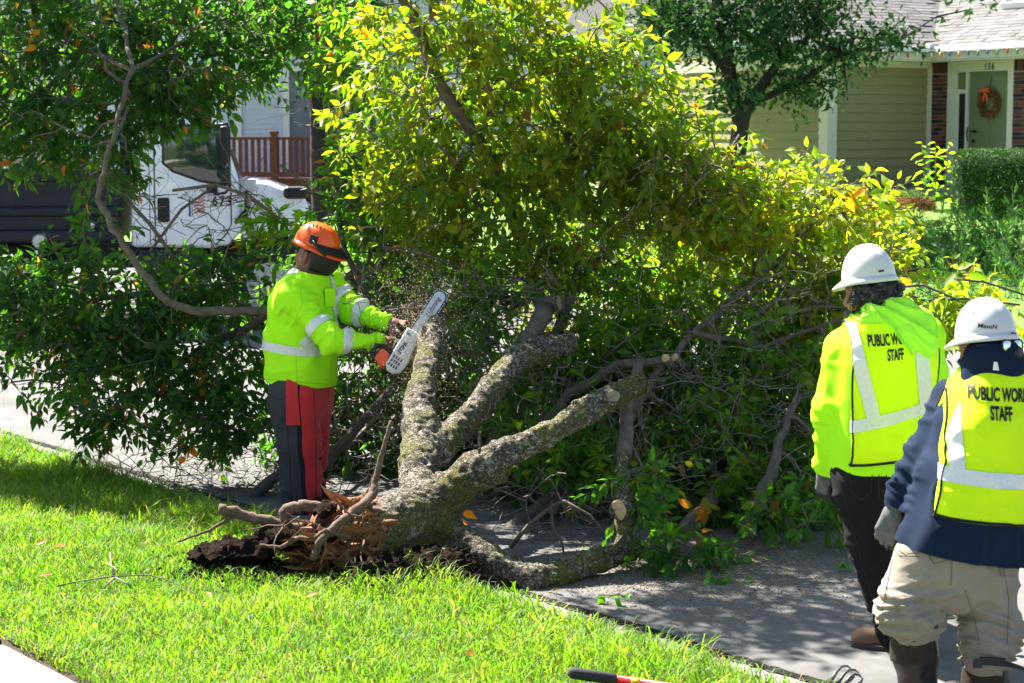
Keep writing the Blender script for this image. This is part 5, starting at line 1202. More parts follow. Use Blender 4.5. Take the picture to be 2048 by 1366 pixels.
def boot(f, ankle, heel_dir, L=.27, w=.045, z0=0.0):
    """a shoe under an ankle on the ground z0, toe along heel_dir"""
    d = Vector(heel_dir); d.z = 0; d.normalize(); a = Vector((ankle[0], ankle[1], z0)); Z = V3(0, 0, 1)
    f.cap(a - d * .05 + Z * .045, a + d * .05 + Z * .05, .043, .045, k=.03); f.cap(a + d * .04 + Z * .045, a + d * (L - .115) + Z * .036, .044, .046, k=.03); f.cap(a + d * (L - .12) + Z * .036, a + d * (L - .10) + Z * .034, .047, .04, k=.02); f.cap(a + Z * .06, Vector(ankle) + Z * .06, .05, .052, k=.03)
    return f
def sole(ankle, d, L, w, z0, m, parent):
    d = Vector(d); d.z = 0; d.normalize(); s = V3(-d.y, d.x, 0); a = Vector((ankle[0], ankle[1], z0)); poly = []
    for k in range(24):
        g = 2 * pi * k / 24; x = math.cos(g); y = math.sin(g); poly.append(a + d * (.03 + x * L / 2 * 1.0 + .012) + s * (y * w * (1.05 if x > 0 else .85)))
    b = MB(); n = 24; b.add([p + V3(0, 0, .004) for p in poly] + [p + V3(0, 0, .03) for p in poly], [tuple(range(n)), tuple(range(2 * n - 1, n - 1, -1))] + [(i, (i + 1) % n, (i + 1) % n + n, i + n) for i in range(n)])
    return b.build('sole', m, parent, bevel=.006)

# ---------------------------------------------------------------- sawyer with the orange helmet
YA = 11.6
def pa(x, y, d=0.0): return P(x, y, YA + d)
A_g = G(600, 1046, .02); 
pA = thing('person', 'worker in lime shirt, orange helmet and red chaps working a chainsaw', 'person', (pa(605, 1046).x, YA, .02))
fA = V3(.87, -.48, 0).normalized(); rA = V3(fA.y, -fA.x, 0); Z = V3(0, 0, 1)
shR, elR, wrR = pa(586, 598, -.17), pa(664, 682, -.30), pa(763, 683, -.22)
shL, elL, wrL = pa(655, 566, .20), pa(708, 622, .08), pa(778, 646, -.06)
tor = [(pa(603, 790), .20, .165), (pa(602, 735), .205, .175), (pa(598, 680), .205, .17), (pa(602, 620), .20, .155), (pa(612, 580), .165, .12), (pa(618, 558), .10, .085)]
fs = Sdf(.05); fs.slab(tor, rA, fA); tors = Sdf(.05); tors.slab(tor, rA, fA)
fs.chain([pa(606, 592, -.08), shR, elR, wrR], [.088, .084, .064, .043], k=.06); fs.chain([pa(634, 580, .1), shL, elL, wrL], [.085, .082, .062, .042], k=.06); fs.cap(pa(616, 560), pa(625, 540), .075, .072, k=.04)
fs.cap(pa(597, 690), pa(600, 750), .175, .17, k=.05)
hemn = V3(-.08, 0, -1).normalized()
shirt = cloth('shirt', fs, .011, M_lime, pA, [(shR, elR, .09, 26, 9, .013), (elR, wrR, .07, 34, 9, .013), (shL, elL, .08, 26, 9, .012), (elL, wrL, .07, 34, 9, .013), (pa(600, 640), pa(600, 790), .19, 9, 5, .012), (pa(612, 570), pa(600, 660), .2, 7, 9, .008)],
    clip=[(pa(600, 766), hemn), (pa(768, 683, -.22), (wrR - elR), .09), (pa(783, 648, -.06), (wrL - elL), .075), (pa(626, 545), V3(.25, 0, 1), .14)])
def tape(src, c, n, w, name, parent, keep=None, m=M_refl, off=.004):
    n = Vector(n).normalized(); c = Vector(c); return band(src, [(c + n * w / 2, n), (c - n * w / 2, -n)], off, name, m, parent, keep)
ontor = lambda C: tors(C) < .016
tape(shirt, pa(600, 690), V3(.10, -.05, 1), .055, 'waist_tape', pA, lambda C: tors(C) < .03)
notor = lambda C: tors(C) > .0
arm1 = lambda C: (np.linalg.norm(C - np.array(shR.lerp(elR, .62)), axis=1) < .16) & (tors(C) > -.02)
tape(shirt, shR.lerp(elR, .66), elR - shR, .055, 'sleeve_tape', pA, arm1); tape(shirt, elR.lerp(wrR, .28), wrR - elR, .055, 'sleeve_tape', pA, lambda C: (np.linalg.norm(C - np.array(elR.lerp(wrR, .28)), axis=1) < .11))
tape(shirt, shL.lerp(elL, .55), elL - shL, .055, 'sleeve_tape', pA, lambda C: (np.linalg.norm(C - np.array(shL.lerp(elL, .55)), axis=1) < .12) & (tors(C) > .01)); tape(shirt, elL.lerp(wrL, .25), wrL - elL, .055, 'sleeve_tape', pA, lambda C: (np.linalg.norm(C - np.array(elL.lerp(wrL, .25)), axis=1) < .11))
# straps over the right shoulder down the back, and a front one
tape(shirt, pa(596, 600) + rA * .095, rA + V3(0, 0, .15), .05, 'shoulder_tape', pA, lambda C: (tors(C) < .035) & ((C - np.array(pa(600, 690))) @ np.array([0, 0, 1.]) > -.02) & ((C - np.array(pa(612, 600))) @ np.array(list(fA)) < .02))
tape(shirt, pa(630, 600) - rA * .09, rA, .05, 'shoulder_tape', pA, lambda C: (tors(C) < .03) & ((C - np.array(pa(600, 650))) @ np.array([0, 0, 1.]) > 0) & ((C - np.array(pa(612, 600))) @ np.array(list(fA)) > .03))
wrap_lines([[(592, 700), (594, 768)], [(560, 615), (590, 640), (605, 605), (600, 575)], [(530, 758), (600, 764), (668, 770)], [(655, 575), (668, 640), (672, 690)]], shirt, .0035, 'seam_stitching', mat('shirt_seam', (.31, .68, .018), .9), pA)
b = MB(); b.box(pa(655, 594, -.06) + fA * .02, (.10, .012, .11), (rA, fA, Z), .005); b.build('chest_pocket', M_lime, pA)
# trousers: grey with a red front panel
ft = Sdf(.05); ft.slab([(pa(603, 740), .185, .155), (pa(602, 800), .19, .165)], rA, fA)
ft.chain([pa(588, 790, -.10), pa(596, 890, -.11), pa(601, 960, -.10), pa(604, 1046, -.1)], [.150, .118, .108, .102]); ft.chain([pa(616, 790, .10), pa(618, 890, .10), pa(614, 970, .08), pa(612, 1040, .08)], [.145, .112, .102, .098])
lo, hi = ft.bounds(); V, Q = snets(ft, lo, hi, .011); V = relax(V, Q, 1); V = folds(V, Q, [(pa(600, 800), pa(603, 1040), .15, 12, 6, .014), (pa(600, 900), pa(603, 1040), .12, 30, 6, .013)])
me = np_mesh('trousers', V, Q); bm = bmesh.new(); bm.from_mesh(me); pno = (fA * .7 + V3(.65, -.1, .04)).normalized(); pc = pa(601, 860, -.1) + pno * .052
for co in (pc + pno * .012, pc - pno * .012): bmesh.ops.bisect_plane(bm, geom=bm.verts[:] + bm.edges[:] + bm.faces[:], plane_co=co, plane_no=pno)
for fc in bm.faces:
    s = (fc.calc_center_median() - pc).dot(pno); fc.material_index = 0 if s < -.012 else (2 if s < .012 else 1)
bm.to_mesh(me); bm.free(); me.polygons.foreach_set('use_smooth', np.ones(len(me.polygons), bool)); trs = obj('trousers', me, [M_grey, M_redc, M_pipe], pA, label='grey work trousers with a red front panel')
wrap_lines([[(540, 790), (560, 800), (578, 792)], [(562, 840), (590, 848)], [(566, 905), (592, 912)], [(575, 850), (580, 940), (584, 1030)], [(626, 770), (632, 860), (632, 1000)]], trs, .004, 'seam_stitching', mat('trouser_seam', (.02, .02, .022), .9), pA)
pk = band(trs, [(pa(582, 800), V3(-1, 0, 0)), (pa(602, 838), V3(0, 0, -1)), (pa(601, 700), V3(0, 0, 1)), (pa(606, 800), V3(1, 0, .06))], .007, 'pocket_flap', M_redc, pA, lambda C: C[:, 1] < YA - .02)
# boots
fb = Sdf(.03); aR, aL = pa(602, 1036, -.1), pa(612, 1036, .09)
for a in (aR, aL): boot(fb, (a.x, a.y, .12), fA, .29, z0=.03)
sdf_obj('boots', fb, .009, M_rubber, pA)
for a in (aR, aL): sole((a.x, a.y, 0), fA, .30, .05, .02, M_sole, pA)
# body: torso core, head, neck, hands closed on the saw handles
hA = V3(.86, -.30, -.42).normalized(); hup = V3(.42, -.10, .9); hc = pa(628, 507)
fh, HL, HA = head_sdf(hc, hA, hup, 1.02); fh.cap(HL(0, -.035, -.04), pa(612, 565), .062, .066, k=.04)
gR, gL = pa(792, 690, -.22), pa(806, 656, -.10)
f1 = Sdf(.02); hand_sdf(f1, wrR, (gR - wrR) + V3(.02, 0, .0), V3(-.1, -.75, .65), 1, 1.16, (1.15, 1.5, 1.0), .02, 1.0)
f2 = Sdf(.02); hand_sdf(f2, wrL, (gL - wrL) + V3(.01, 0, .01), V3(.2, -.6, .75), 1, 1.12, (1.1, 1.5, 1.0), .02, 1.0)
fcore = Sdf(.05); fcore.slab([(n_[0], n_[1] * .8, n_[2] * .8) for n_ in tor], rA, fA); fcore.chain([shR, elR, wrR], [.06, .045, .032]); fcore.chain([shL, elL, wrL], [.06, .045, .032])
fcore.chain([pa(590, 790, -.09), pa(596, 890, -.11), pa(602, 1030, -.1)], [.1, .07, .05]); fcore.chain([pa(614, 790, .09), pa(618, 890, .1), pa(612, 1030, .08)], [.1, .07, .05])
body_mesh([(fcore, .02), (fh, .0065), (f1, .0055), (f2, .0055)], M_skin, pA)
fhair = Sdf(.01); fhair.ell(HL(0, -.03, .034), (.079, .082, .066), HA); fhair.ell(HL(0, -.072, -.015), (.062, .032, .045), HA)
sdf_obj('hair', fhair, .009, mat('cropped_hair', (.014, .011, .010), .8, bump=(300, .8, .003)), pA)
hel = thing('safety_helmet', 'orange forestry helmet with lowered black mesh visor', 'helmet', HL(0, 0, .05))
hm, hpt, hax = helmet(HL(0, -.004, .050), hA + hup * .12, hup - hA * .12, M_orange, hel, .118, .142, .135, .045, .004, 'helmet_shell', tip=.012)
tree_h = BVHTree.FromPolygons([v.co[:] for v in hm.data.vertices], [tuple(p.vertices) for p in hm.data.polygons])
for i in range(4):
    q = hpt(.055, .035 - .022 * i, .11); hit = tree_h.find_nearest(q); nrm = (hit[0] - hpt(0, 0, .03)).normalized(); b = MB(); b.box(hit[0] + nrm * .001, (.024, .008, .005), (hax[0] - nrm * hax[0].dot(nrm), hax[1], nrm), .002); b.build('vent_slot', M_pipe, hel)
b = MB(); b.box(hpt(.118, .018, .045), (.018, .05, .055), hax, .008); b.build('visor_mount', M_black, hel)
b = MB(); b.tube([hpt(.126, .02, .04), hpt(.132, .06, .015), hpt(.128, .10, -.008), hpt(.118, .125, -.02)], [.010, .011, .011, .010], 8); b.build('visor_arm', M_black, hel, smooth=True)
v = []; f_ = []; n = 20
for j in range(9):
    for k in range(n):
        g = rad(-82 + 164 * k / (n - 1)); zz = -.005 - .135 * j / 8; bul = 1 + .10 * math.sin(pi * j / 8); v.append(hpt(.120 * math.sin(g) * bul * (1 - .03 * j), .155 * math.cos(g) * bul * (1 - .02 * j) + .01, zz))
for j in range(8):
    for k in range(n - 1): f_.append((j * n + k, j * n + k + 1, (j + 1) * n + k + 1, (j + 1) * n + k))
ob = obj('visor', np_mesh('visor', v, f_), M_vis, hel); so = ob.modifiers.new('t', 'SOLIDIFY'); so.thickness = .003
v = []; f_ = []
for j, (e, dz) in enumerate(((0, .03), (1, .015), (1.05, .008), (.1, .02))):
    for k in range(n): g = rad(-70 + 140 * k / (n - 1)); v.append(hpt((.120 + .03 * e) * math.sin(g), (.150 + .060 * e) * math.cos(g), dz - .02 * e * math.cos(g)))
for j in range(3):
    for k in range(n - 1): f_.append((j * n + k, j * n + k + 1, (j + 1) * n + k + 1, (j + 1) * n + k))
obj('visor_peak', np_mesh('visor_peak', v, f_), M_black, hel)
b = MB(); b.tube([HL(.088, -.02, .012), HL(.085, .05, .01), HL(.062, .095, .004)], .0045, 6); b.build('glasses_temple', M_black, pA, smooth=True)

# ---------------------------------------------------------------- chainsaw
YS = 11.25
O_s = P(828, 672, YS); U_s = (P(886, 584, YS + .10) - O_s).normalized(); W_s = V3(-.05, -1, .1); W_s = (W_s - U_s * W_s.dot(U_s)).normalized(); V_s = U_s.cross(W_s)  # U along bar, W towards camera
if V_s.x < 0: V_s = -V_s
def sp(u, v, w): return O_s + U_s * u + V_s * v + W_s * w
SAX = (U_s, V_s, W_s)
M_sgrey = mat('pale_grey_saw_cover', (.60, .61, .60), .5, (9, .12), (120, .15, .002), wear=(16, (.42, .38, .3), .55, .8)); M_sor = mat('orange_saw_plastic', (.80, .12, .03), .45, (10, .1)); M_sdk = mat('dark_saw_plastic', (.02, .02, .022), .55); M_bar = mat('guide_bar_steel', (.55, .56, .57), .35, (16, .15), metal=.55)
saw = thing('chainsaw', 'grey and orange chainsaw biting into the upright limb', 'chainsaw', sp(-.12, 0, -.03))
def plate(poly, w0, w1, name, m, parent, bevel=.0):
    b = MB(); n = len(poly); b.add([sp(u, v, w) for w in (w0, w1) for u, v in poly], [tuple(range(n)), tuple(range(2 * n - 1, n - 1, -1))] + [(i, i + n, (i + 1) % n + n, (i + 1) % n) for i in range(n)]); return b.build(name, m, parent, bevel=bevel)
barp = [(-.06, -.032), (.26, -.034)] + [(.275 + .036 * math.sin(rad(a)), -.036 * math.cos(rad(a))) for a in range(10, 171, 20)] + [(.26, .034), (-.06, .032)]
bar = plate(barp, -.003, .003, 'guide_bar', M_bar, saw)
loop = [(-.06, -.037), (.1, -.039), (.26, -.039)] + [(.275 + .041 * math.sin(rad(a)), -.041 * math.cos(rad(a))) for a in range(10, 171, 16)] + [(.26, .039), (.1, .039), (-.06, .037)]
b = MB(); b.tube([sp(u, v, 0) for u, v in loop], .0045, 6); ch = b.build('saw_chain', M_sdk, saw)
b = MB()
for (u0, v0), (u1, v1) in zip(loop[:-1], loop[1:]):
    L_ = math.hypot(u1 - u0, v1 - v0); k = max(1, int(L_ / .016))
    for i in range(k):
        u = u0 + (u1 - u0) * i / k; v_ = v0 + (v1 - v0) * i / k; nn = V3(v1 - v0, -(u1 - u0), 0) / L_; b.box(sp(u + nn.x * .004, v_ + nn.y * .004, 0), (.008, .006, .007), SAX)
b.build('cutter_teeth', M_metal, saw, kind='stuff')
cov = [(.015, -.055), (.02, .02), (-.05, .045), (-.10, .05), (-.16, .062), (-.235, .055), (-.262, .02), (-.262, -.02), (-.235, -.045), (-.10, -.052)]
cover = plate(cov, .012, .045, 'side_cover', M_sgrey, saw, .008)
plate([(.005, -.06), (.01, .015), (-.09, .04), (-.23, .045), (-.25, -.04), (-.1, -.075)], -.10, .012, 'engine_housing', M_sdk, saw, .012)
plate([(-.17, -.05), (-.16, -.115), (-.235, -.125), (-.255, -.07), (-.25, -.04)], -.07, .015, 'rear_housing', M_sor, saw, .012)
b = MB(); b.tube([sp(-.16, -.07, -.03), sp(-.145, -.12, -.03), sp(-.16, -.155, -.03), sp(-.21, -.155, -.03), sp(-.245, -.10, -.03)], .017, 10); b.build('rear_handle', M_sdk, saw, smooth=True)
b = MB(); b.tube([sp(-.06, -.05, .03), sp(-.03, -.095, .02), sp(-.02, -.105, -.05), sp(-.03, -.09, -.13), sp(-.06, -.02, -.14)], .013, 10); b.build('front_handle', M_sdk, saw, smooth=True)
plate([(.005, -.13), (.02, -.125), (.012, -.055), (-.005, -.055)], -.09, .01, 'hand_guard', M_sdk, saw, .004)
for i in range(3):
    for j in range(4):
        c_ = sp(-.225 + .026 * i, -.028 + .016 * j, .0455); b = MB(); b.box(c_, (.019, .008, .003), SAX); b.build('vent_slot', M_pipe, saw)
put_text(text_mesh('STIHL', .030, 1.1, .0012, shear=.15), sp(-.105, -.014, .0465), U_s, -V_s, 'cover_lettering', M_print, saw)
put_text(text_mesh('391', .018, 1.0, .0005), sp(-.018, -.025, .0465), -V_s * -1, U_s * 1, 'cover_lettering', M_print, saw)
put_text(text_mesh('Lightning', .042, .86, .0005, shear=.3), sp(.205, .0, .0045), U_s, -V_s, 'handwriting', M_print, bar)
# flying sawdust and chips
M_dust = mat('sawdust', (.66, .52, .33), .9)
n = 9500; src = np.array(list(P(868, 628, 11.4))); k = rng.random(n)
tgt = np.array([list(P(x, y, Y)) for x, y, Y in zip(rng.normal(818, 50, n), rng.normal(770, 100, n), rng.normal(11.2, .18, n))]); sp_ = rng.normal(size=(n, 3)) * .045
q = src + (tgt - src) * (k ** .6)[:, None] + sp_ * (.4 + k)[:, None]
up_ = rng.random(n) < .14; q[up_] = src + rng.normal(size=(up_.sum(), 3)) * np.array([.16, .15, .14]) + np.array([-.02, 0, .06])
s_ = rng.uniform(.0008, .0026, n); Vv, Qq = segs_mesh(q, q + unit(n) * (s_ * 2.0)[:, None], s_, s_ * .7, 3); o = obj('sawdust', np_mesh('sawdust', Vv, Qq, False), M_dust); tag(o, 'pale sawdust spraying from the chainsaw cut', 'sawdust', kind='stuff')
n = 13000; xs = rng.normal(1400, 220, n); ys = rng.normal(1130, 45, n); ok = (ys > 1060) & (ys < 1250); q = np.array([list(G(x, y, .02)) for x, y in zip(xs[ok], ys[ok])]); ss = q @ np.array(list(ND)); q = q[ss > S0 + .1]; ss = ss[ss > S0 + .1]
q[:, 2] = np.interp(ss, [S0 + .17, S0 + GUT, S0 + GUT + .03, S0 + 2, S0 + 5], [.01, .008, .016, .034, .074]); n = len(q); dd = unit(n) * np.array([1, 1, .2]); s_ = rng.uniform(.001, .0042, n)
Vv, Qq = segs_mesh(q, q + dd * (s_ * 2.2)[:, None], s_, s_ * .8, 3); o = obj('wood_chips', np_mesh('wood_chips', Vv, Qq, False), mat('chip_litter', (.44, .33, .20), .9, (8, .4), col2=(.16, .11, .07))); tag(o, 'sawdust and chips scattered on the roadway', 'wood chips', kind='stuff')

# ---------------------------------------------------------------- worker behind, vest over a lime hoodie
YB = 8.4
def pb_(x, y, d=0.0): return P(x, y, YB + d)
pB = thing('person', 'bareheaded curls under white hard hat, black jeans, lime hoodie and vest', 'person', (pb_(1770, 1320).x, YB, .01))
pB['label'] = 'worker in lime hooded top, vest and black jeans with curly hair'
fB = V3(-.42, .9, 0).normalized(); rB = V3(fB.y, -fB.x, 0)
shL, elL, wrL = pb_(1686, 700, .05), pb_(1660, 825, .02), pb_(1650, 935, .08); shR, elR, wrR = pb_(1848, 672, .08), pb_(1872, 790, .12), pb_(1858, 900, .22)
torB = [(pb_(1752, 945), .185, .145), (pb_(1750, 880), .19, .15), (pb_(1758, 800), .195, .155), (pb_(1770, 720), .205, .15), (pb_(1768, 670), .175, .12), (pb_(1762, 640), .11, .09)]
fv = Sdf(.05); fv.slab([(c, w + .012, d + .012) for c, w, d in torB], rB, fB); fv.cap(pb_(1745, 668), shL + rB * .03, .085, .075, k=.05); fv.cap(pb_(1785, 655), shR - rB * .03, .085, .075, k=.05)
fh_ = Sdf(.05); fh_.slab(torB, rB, fB); fh_.chain([pb_(1735, 675), shL, elL, wrL], [.08, .078, .066, .05], k=.05); fh_.chain([pb_(1790, 660), shR, elR, wrR], [.08, .078, .066, .05], k=.05); fh_.cap(pb_(1760, 640), pb_(1752, 615), .078, .07, k=.03)
cloth('hoodie', fh_, .0105, M_lime, pB, [(shL, elL, .09, 12, 8, .006), (elL, wrL, .07, 26, 8, .009), (shR, elR, .09, 12, 8, .006)], clip=[(wrL + (wrL - elL).normalized() * .02, wrL - elL, .12), (wrR + (wrR - elR).normalized() * .02, wrR - elR, .12), (pb_(1752, 622), V3(-.1, 0, 1), .12)])
nBL, nBR = V3(-1, -.1, .0).normalized(), V3(1, -.1, -.05).normalized()
vest = cloth('vest', fv, .0105, M_vest, pB, [(pb_(1765, 680), pb_(1750, 920), .22, 6, 7, .008), (pb_(1752, 850), pb_(1750, 930), .2, 14, 4, .007)],
    clip=[(pb_(1750, 915), V3(.06, 0, -1)), (pb_(1684, 760), nBL), (pb_(1874, 740), nBR), (pb_(1756, 640), V3(0, 0, 1))])
backB = lambda C: (C - np.array(pb_(1760, 780))) @ np.array(list(fB)) < .02
tape(vest, pb_(1760, 826), V3(-.22, 0, 1), .052, 'waist_tape', pB)
def strap(vest, p, q, w, name, parent, keep, fw):
    p = Vector(p); q = Vector(q); n = (q - p).cross((p + q) / 2 - CAM).normalized(); return band(vest, [(p + n * w / 2, n), (p - n * w / 2, -n)], .0042, name, M_refl, parent, keep)
upk = lambda C: backB(C) & (C[:, 2] > pb_(1755, 828).z + .22 * (C[:, 0] - pb_(1760, 828).x) - .012)
strap(vest, pb_(1702, 655), pb_(1742, 815), .056, 'shoulder_tape', pB, lambda C: upk(C) & (C[:, 0] < pb_(1768, 700).x), fB); strap(vest, pb_(1838, 640), pb_(1852, 815), .056, 'shoulder_tape', pB, lambda C: upk(C) & (C[:, 0] > pb_(1775, 700).x), fB)
# black armhole and hem bindings
for pl_, nm in ((((pb_(1750, 915), V3(.06, 0, -1)), (pb_(1750, 910.5), -V3(.06, 0, -1))), 'hem_binding'),): band(vest, list(pl_), .0035, nm, M_pipe, pB)
for c_, n_ in ((pb_(1684, 760), nBL), (pb_(1874, 740), nBR)): binding(vest, c_, n_, .0048, 'armhole_binding', M_pipe, pB)
tB = (P(1795, 690, YB) - P(1740, 697, YB)).normalized()
wrap_text(fit(text_mesh('PUBLIC WORKS', .066, .60, .0022), .205), pb_(1782, 679, -.16), V3(1, 0, .06), V3(-.06, 0, 1), vest, 'vest_lettering', M_print, pB); wrap_text(fit(text_mesh('STAFF', .066, .60, .0022), .074), pb_(1789, 709, -.16), V3(1, 0, .06), V3(-.06, 0, 1), vest, 'vest_lettering', M_print, pB)
# hood lying on the upper back
hf = Sdf(.04); bk = -fB
hf.chain([pb_(1700, 652) + bk * .05, pb_(1725, 632) + bk * .09, pb_(1770, 628) + bk * .10, pb_(1815, 640) + bk * .07, pb_(1832, 662) + bk * .04], [.035, .05, .055, .05, .03], k=.04); hf.chain([pb_(1765, 630) + bk * .11, pb_(1795, 662) + bk * .135, pb_(1815, 690) + bk * .13], [.055, .05, .022], k=.06); hf.chain([pb_(1722, 645) + bk * .09, pb_(1770, 668) + bk * .135, pb_(1815, 690) + bk * .13], [.04, .042, .02], k=.05); hf.chain([pb_(1832, 655) + bk * .06, pb_(1822, 690) + bk * .13], [.03, .02], k=.05)
lo, hi = hf.bounds(); V, Q = snets(hf, lo, hi, .0085); V = relax(V, Q, 1); V = folds(V, Q, [(pb_(1720, 630), pb_(1822, 690), .25, 4, 26, .017)]); obj('hood', np_mesh('hood', V, Q), M_hood, pB)
# jeans, shoes
fj = Sdf(.05); kL, aL = pb_(1742, 1100, -.05), pb_(1790, 1268, -.02); kR, aR = pb_(1800, 1090, .12), pb_(1850, 1225, .42)
fj.slab([(pb_(1752, 890), .175, .135), (pb_(1752, 950), .18, .145)], rB, fB); fj.chain([pb_(1722, 960, -.02), kL, aL], [.125, .085, .072]); fj.chain([pb_(1785, 960, .06), kR, aR], [.125, .085, .072])
jn_ = cloth('jeans', fj, .0115, M_denim, pB, [(pb_(1722, 960), kL, .12, 12, 6, .010), (kL, aL, .08, 28, 6, .012), (kR, aR, .08, 28, 6, .012)])
M_stitch = mat('faded_stitching', (.022, .022, .024), .9); wrap_lines([[(1698, 930), (1704, 985), (1722, 1000), (1742, 984), (1746, 925)], [(1700, 938), (1746, 934)], [(1772, 925), (1775, 990), (1800, 1000)], [(1757, 925), (1758, 1000)], [(1680, 960), (1706, 1060), (1730, 1150), (1760, 1250)]], jn_, .004, 'seam_stitching', M_stitch, pB)
tdir = V3(-.85, .25, 0); fb = Sdf(.03); boot(fb, (aL.x + .04, aL.y, .13), tdir, .29, z0=.022); sh_ = sdf_obj('shoe', fb, .007, M_boots, pB); fb = Sdf(.03); boot(fb, (aR.x, aR.y, .2), tdir, .29, z0=.02); sdf_obj('shoe', fb, .01, M_boots, pB)
sole((aL.x + .0, aL.y, 0), tdir, .30, .052, .012, M_sole, pB)
b = MB()
for i in range(5):
    c_ = V3(aL.x + .04, aL.y, .022) + tdir.normalized() * (.02 + .025 * i) + V3(0, 0, .115 - .009 * i); s_ = V3(-tdir.y, tdir.x, 0).normalized(); b.tube([c_ + s_ * .035 - Z * .012, c_ + Z * .006, c_ - s_ * .035 - Z * .012], .004, 6)
b.build('laces', M_palm, sh_)
# glove
fg = Sdf(.02); gd = (wrL - elL).normalized(); hand_sdf(fg, wrL + gd * .015, gd + V3(.05, .02, 0), -rB + V3(0, -.3, 0), -1, 1.12, (.35, .45, .35), .10, .5); gl = sdf_obj('glove', fg, .0055, M_glove, pB); band(gl, [(wrL + gd * .015 + rB * .004, -rB)], .0025, 'glove_palm', M_palm, gl)
# head under curls and helmet
hB = V3(-.80, .58, -.12).normalized(); hupB = V3(-.08, .05, 1); hcB = pb_(1738, 583, .02); fhB, HB, HBa = head_sdf(hcB, hB, hupB, 1.06); fhB.cap(HB(0, -.03, -.04), pb_(1757, 650), .062, .066, k=.04)
fc = Sdf(.05); fc.slab([(c, w * .8, d * .8) for c, w, d in torB], rB, fB); fc.chain([shL, elL, wrL], [.05, .04, .03]); fc.chain([shR, elR, wrR], [.05, .04, .03]); fc.chain([pb_(1722, 960), kL, aL], [.09, .06, .05]); fc.chain([pb_(1785, 960, .06), kR, aR], [.09, .06, .05])
fgR = Sdf(.02); hand_sdf(fgR, wrR + (wrR - elR).normalized() * .015, (wrR - elR), rB, 1, 1.1, (.35, .45, .35)); body_mesh([(fc, .02), (fhB, .007), (fgR, .007)], M_skin2, pB)
fha = Sdf(.03); fha.ell(HB(.0, -.045, -.01), (.098, .085, .075), HBa); fha.ell(HB(.0, -.06, -.055), (.088, .060, .045), HBa); fha.ell(HB(.075, .0, -.02), (.03, .05, .055), HBa); fha.ell(HB(-.075, .0, -.02), (.03, .05, .055), HBa)
lo, hi = fha.bounds(.03); V, Q = snets(fha, lo, hi, .006); N_ = normals(V, Q); V = V + N_ * (.020 * (vn(V * 70) - .4) + .014 * (vn(V * 130) - .5))[:, None]; hr = obj('hair', np_mesh('hair', V, Q), M_hair, pB)
A_, B_ = [], []; pick_ = rng.choice(len(V), 420, False)
for i in pick_:
    p = V[i]; nn = N_[i]; a = np.cross(nn, unit(1)[0]); a /= np.linalg.norm(a); b2 = np.cross(nn, a); r0 = rng.uniform(.005, .010); pr = None
    for k in range(11):
        g = k * .75; c_ = p + nn * (-.004 + .0016 * k) + (a * math.cos(g) + b2 * math.sin(g)) * r0 + np.array([0, 0, -.0012 * k])
        if pr is not None: A_.append(pr); B_.append(c_)
        pr = c_
Vv, Qq = segs_mesh(A_, B_, np.full(len(A_), .0016), np.full(len(A_), .0016), 4); obj('curls', np_mesh('curls', Vv, Qq), M_hair, hr, kind='stuff')
fbe = Sdf(.02); fbe.ell(HB(0, .05, -.09), (.066, .062, .045), HBa); fbe.ell(HB(0, .075, -.11), (.04, .045, .04), HBa); lo, hi = fbe.bounds(.02); V, Q = snets(fbe, lo, hi, .007); N_ = normals(V, Q); V = V + N_ * (.012 * (vn(V * 90) - .5))[:, None]; obj('beard', np_mesh('beard', V, Q), M_hair, pB)
def hard_hat(label, c, fw, up, scale, writing=None):
    t = thing('hard_hat', label, 'hard hat', c, 'white hard hats'); o, pt, ax = helmet(c, fw, up, M_hwhite, t, .100 * scale, .117 * scale, .135 * scale, .040, .011, 'hat_shell')
    b = MB(); n = 18; q = [pt(.100 * math.sin(rad(a)), .118 * math.cos(rad(a)), -.045 - .012 * max(0, -math.cos(rad(a)))) for a in np.linspace(95, 265, n)]
    v = []; f = []
    for p in q: v += [p - ax[2] * .014, p + ax[2] * .014]
    for i in range(n - 1): f.append((2 * i, 2 * i + 2, 2 * i + 3, 2 * i + 1))
    b.add(v, f); bn = b.build('head_band', M_sdk, t); so = bn.modifiers.new('t', 'SOLIDIFY'); so.thickness = .005
    return t, o, pt, ax
HH1, hs1, hpt1, hx1 = hard_hat('white hard hat on the worker with dark curly hair', HB(0, -.004, .055), hB + V3(.0, 0, -.03), hupB + V3(.04, 0, 0), 1.02)
b = MB(); kb = hpt1(.03, -.128, -.056); b.tube([kb, kb - hx1[1] * .018], [.019, .017], 14); b.build('ratchet_knob', M_grey, HH1)
b = MB(); b.box(hpt1(.062, -.108, -.055), (.03, .012, .03), hx1, .003); b.build('band_buckle', mat('pale_green_plastic', (.3, .38, .22), .5), HH1)
wrap_lines([[(1684, 528), (1685, 516), (1694, 511), (1693, 522), (1686, 527)], [(1682, 537), (1695, 535)], [(1683, 541), (1693, 540)]], hs1, .0028, 'hat_print', M_grey, HH1); wrap_lines([[(1757, 543), (1768, 541)]], hs1, .009, 'maker_mark', M_grey, HH1)

